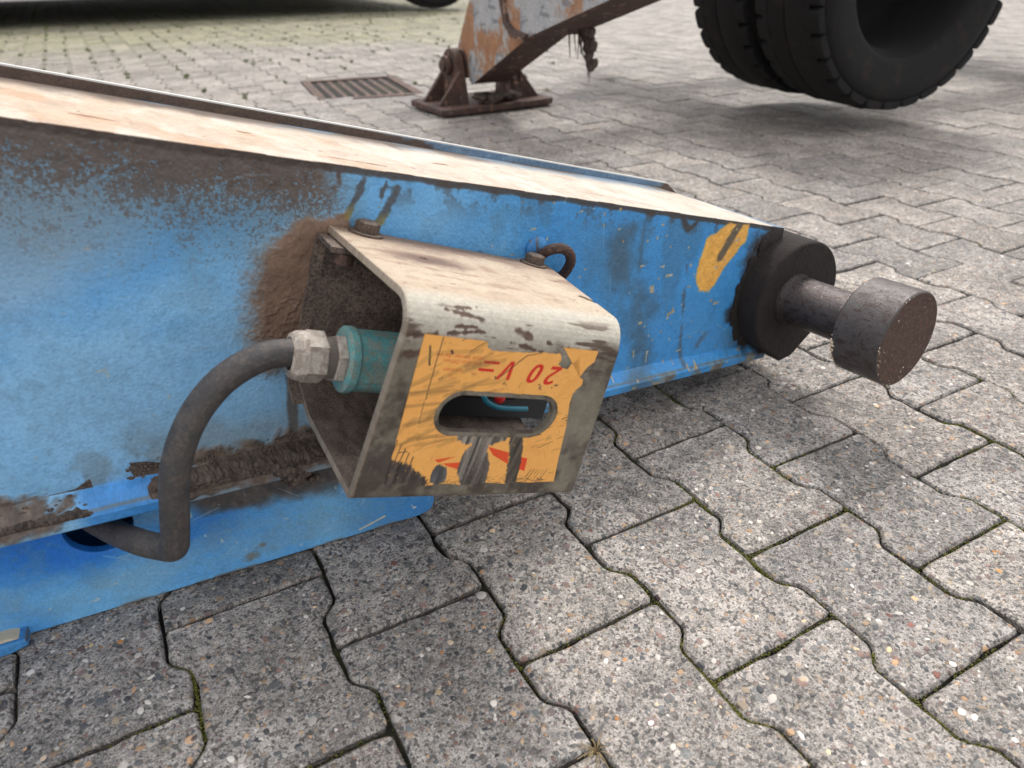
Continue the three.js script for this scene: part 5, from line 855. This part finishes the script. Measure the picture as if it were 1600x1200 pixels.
// ------------------------------------------------------------------ moss and weeds in the joints
{
  const r = rng(2024), spotsM = [[0.343, -0.735, 0.05, 1], [0.217, -0.91, 0.05, 0.8], [-0.035, -0.342, 0.05, 0.5], [0.256, -0.572, 0.05, 1], [0.215, -0.671, 0.035, 0.9], [0.385, -0.639, 0.05, 0.5], [0.174, -0.413, 0.06, 1], [-0.30, -0.377, 0.05, 0.7], [-0.29, -0.437, 0.03, 1], [0.41, -0.468, 0.06, 0.8], [0.551, -0.613, 0.06, 0.8], [0.357, -0.367, 0.05, 0.8], [0.30, -0.64, 0.06, 0.6], [0.10, -0.52, 0.05, 0.4], [0.46, -0.56, 0.06, 0.6], [0.25, -0.40, 0.07, 0.5], [0.26, -0.47, 0.07, 0.5], [0.62, -0.78, 0.08, 0.4], [0.03, -0.46, 0.06, 0.3]];
  const pts = [], M = new THREE.Matrix4(), q = new THREE.Quaternion(), e = new THREE.Euler(), c = new THREE.Color(), v = new THREE.Vector3();
  const o = outline(1, false).map(([x, z]) => [x * 1.015, z * 1.011]);
  for (const s of spots) {
    if (s.d > 6.5 || s.z > 0.1) continue;
    const N = s.d < 1.3 ? 3600 : s.d < 2.5 ? 120 : 16;
    for (let k = 0; k < N; k++) {
      const i = Math.floor(r() * o.length), j = (i + 1) % o.length, t = r(), x = s.A + lerp(o[i][0], o[j][0], t) + (r() - 0.5) * 0.0034, z = s.B + lerp(o[i][1], o[j][1], t) + (r() - 0.5) * 0.0034;
      v.set(x, 0, z).applyMatrix4(paving.matrixWorld);
      let p = 0.11 * sst(0.48, 0.62, fbm(v.x * 7 + 40, v.z * 7 + 40, 3)) + (s.d > 2.5 ? 0.1 * sst(0.45, 0.6, fbm(v.x * 2 + 4, v.z * 2 + 40, 3)) : 0);
      for (const [a, b, rad, w] of spotsM) { const d = Math.hypot(v.x - a, v.z - b); if (d < rad) p += w * (1 - d / rad) * 0.9; }
      if (r() > p) continue;
      pts.push([v.x, v.z, (0.00035 + 0.0007 * r()) * (s.d > 2.5 ? 3.4 : s.d > 1.3 ? 2 : 1)]);
    }
  }
  const g = lumpy(6, 1, 1, 0.5, 1.5), im = new THREE.InstancedMesh(g, new THREE.MeshStandardMaterial({ roughness: 1 }), pts.length);
  pts.forEach(([x, z, s], n) => { im.setMatrixAt(n, M.compose(v.set(x, -0.0062 + 0.0042 * r(), z), q.setFromEuler(e.set(r() * 3, r() * 3, r() * 3)), new THREE.Vector3(s, s * (0.7 + 0.6 * r()), s))); const k = 0.5 + 0.7 * r(); im.setColorAt(n, c.setRGB(0.115 * k, 0.118 * k, 0.020 * k)); });
  im.name = 'moss'; im.castShadow = im.receiveShadow = true; tag(im, 'olive green moss growing in the joints between the pavers', 'moss', null, 'stuff'); scene.add(im);

  // short weeds in the joints at the back left
  const blade = new THREE.ConeGeometry(0.0016, 1, 4).translate(0, 0.5, 0), wl = [], r2 = rng(31);
  for (const s of spots) {
    if (s.z > -3.6 || s.x > 0.6 || s.z < -11) continue;
    const lane = ((s.i % 3) + 3) % 3 !== 1 ? 0.25 : 1; if (r2() > 0.55 * lane * sst(0.9, -1.6, s.x) + 0.06) continue;
    const n = 10 + Math.floor(26 * r2()), i = Math.floor(r2() * 12), t0 = r2();
    for (let k = 0; k < n; k++) { const j = (i + 1) % 12, t = clamp(t0 + (r2() - 0.5) * 0.9), x = s.A + lerp(o[i][0], o[j][0], t) + (r2() - 0.5) * 0.014, z = s.B + lerp(o[i][1], o[j][1], t) + (r2() - 0.5) * 0.014; v.set(x, 0, z).applyMatrix4(paving.matrixWorld); wl.push([v.x, v.z]); }
  }
  const wm = new THREE.InstancedMesh(blade, new THREE.MeshStandardMaterial({ roughness: 0.9 }), wl.length);
  wl.forEach(([x, z], n) => { const h = 0.008 + 0.022 * r2(); wm.setMatrixAt(n, M.compose(v.set(x, -0.006, z), q.setFromEuler(e.set((r2() - 0.5) * 1.6, r2() * 6, (r2() - 0.5) * 1.6)), new THREE.Vector3(2.2, h, 2.2))); const k = 0.6 + 0.7 * r2(); wm.setColorAt(n, c.setRGB(0.10 * k, 0.115 * k, 0.035 * k)); });
  wm.name = 'weeds'; wm.castShadow = wm.receiveShadow = true; tag(wm, 'short green weeds sprouting in the joints at the back left', 'weeds', null, 'stuff'); scene.add(wm);
  // a dry tuft by the lens
  const tl = []; for (let k = 0; k < 26; k++) { const a = r2() * 6.28, l = 0.006 + 0.014 * r2(); tl.push(plain(new THREE.TubeGeometry(new Path3([[0, -0.004, 0], [Math.cos(a) * l * 0.4, 0.003 + 0.003 * r2(), Math.sin(a) * l * 0.4], [Math.cos(a) * l, 0.002 + 0.002 * r2(), Math.sin(a) * l]]), 5, 0.00035, 4))); }
  const tuft = tag(mesh('dry_tuft', mergeGeometries(tl), new THREE.MeshStandardMaterial({ color: new THREE.Color().setRGB(0.32, 0.24, 0.13), roughness: 0.9 })), 'small dry grass tuft in a joint at the bottom centre-right', 'grass tuft');
  tuft.position.set(0.064, 0, -0.352);
}
renderer.render(scene, camera);
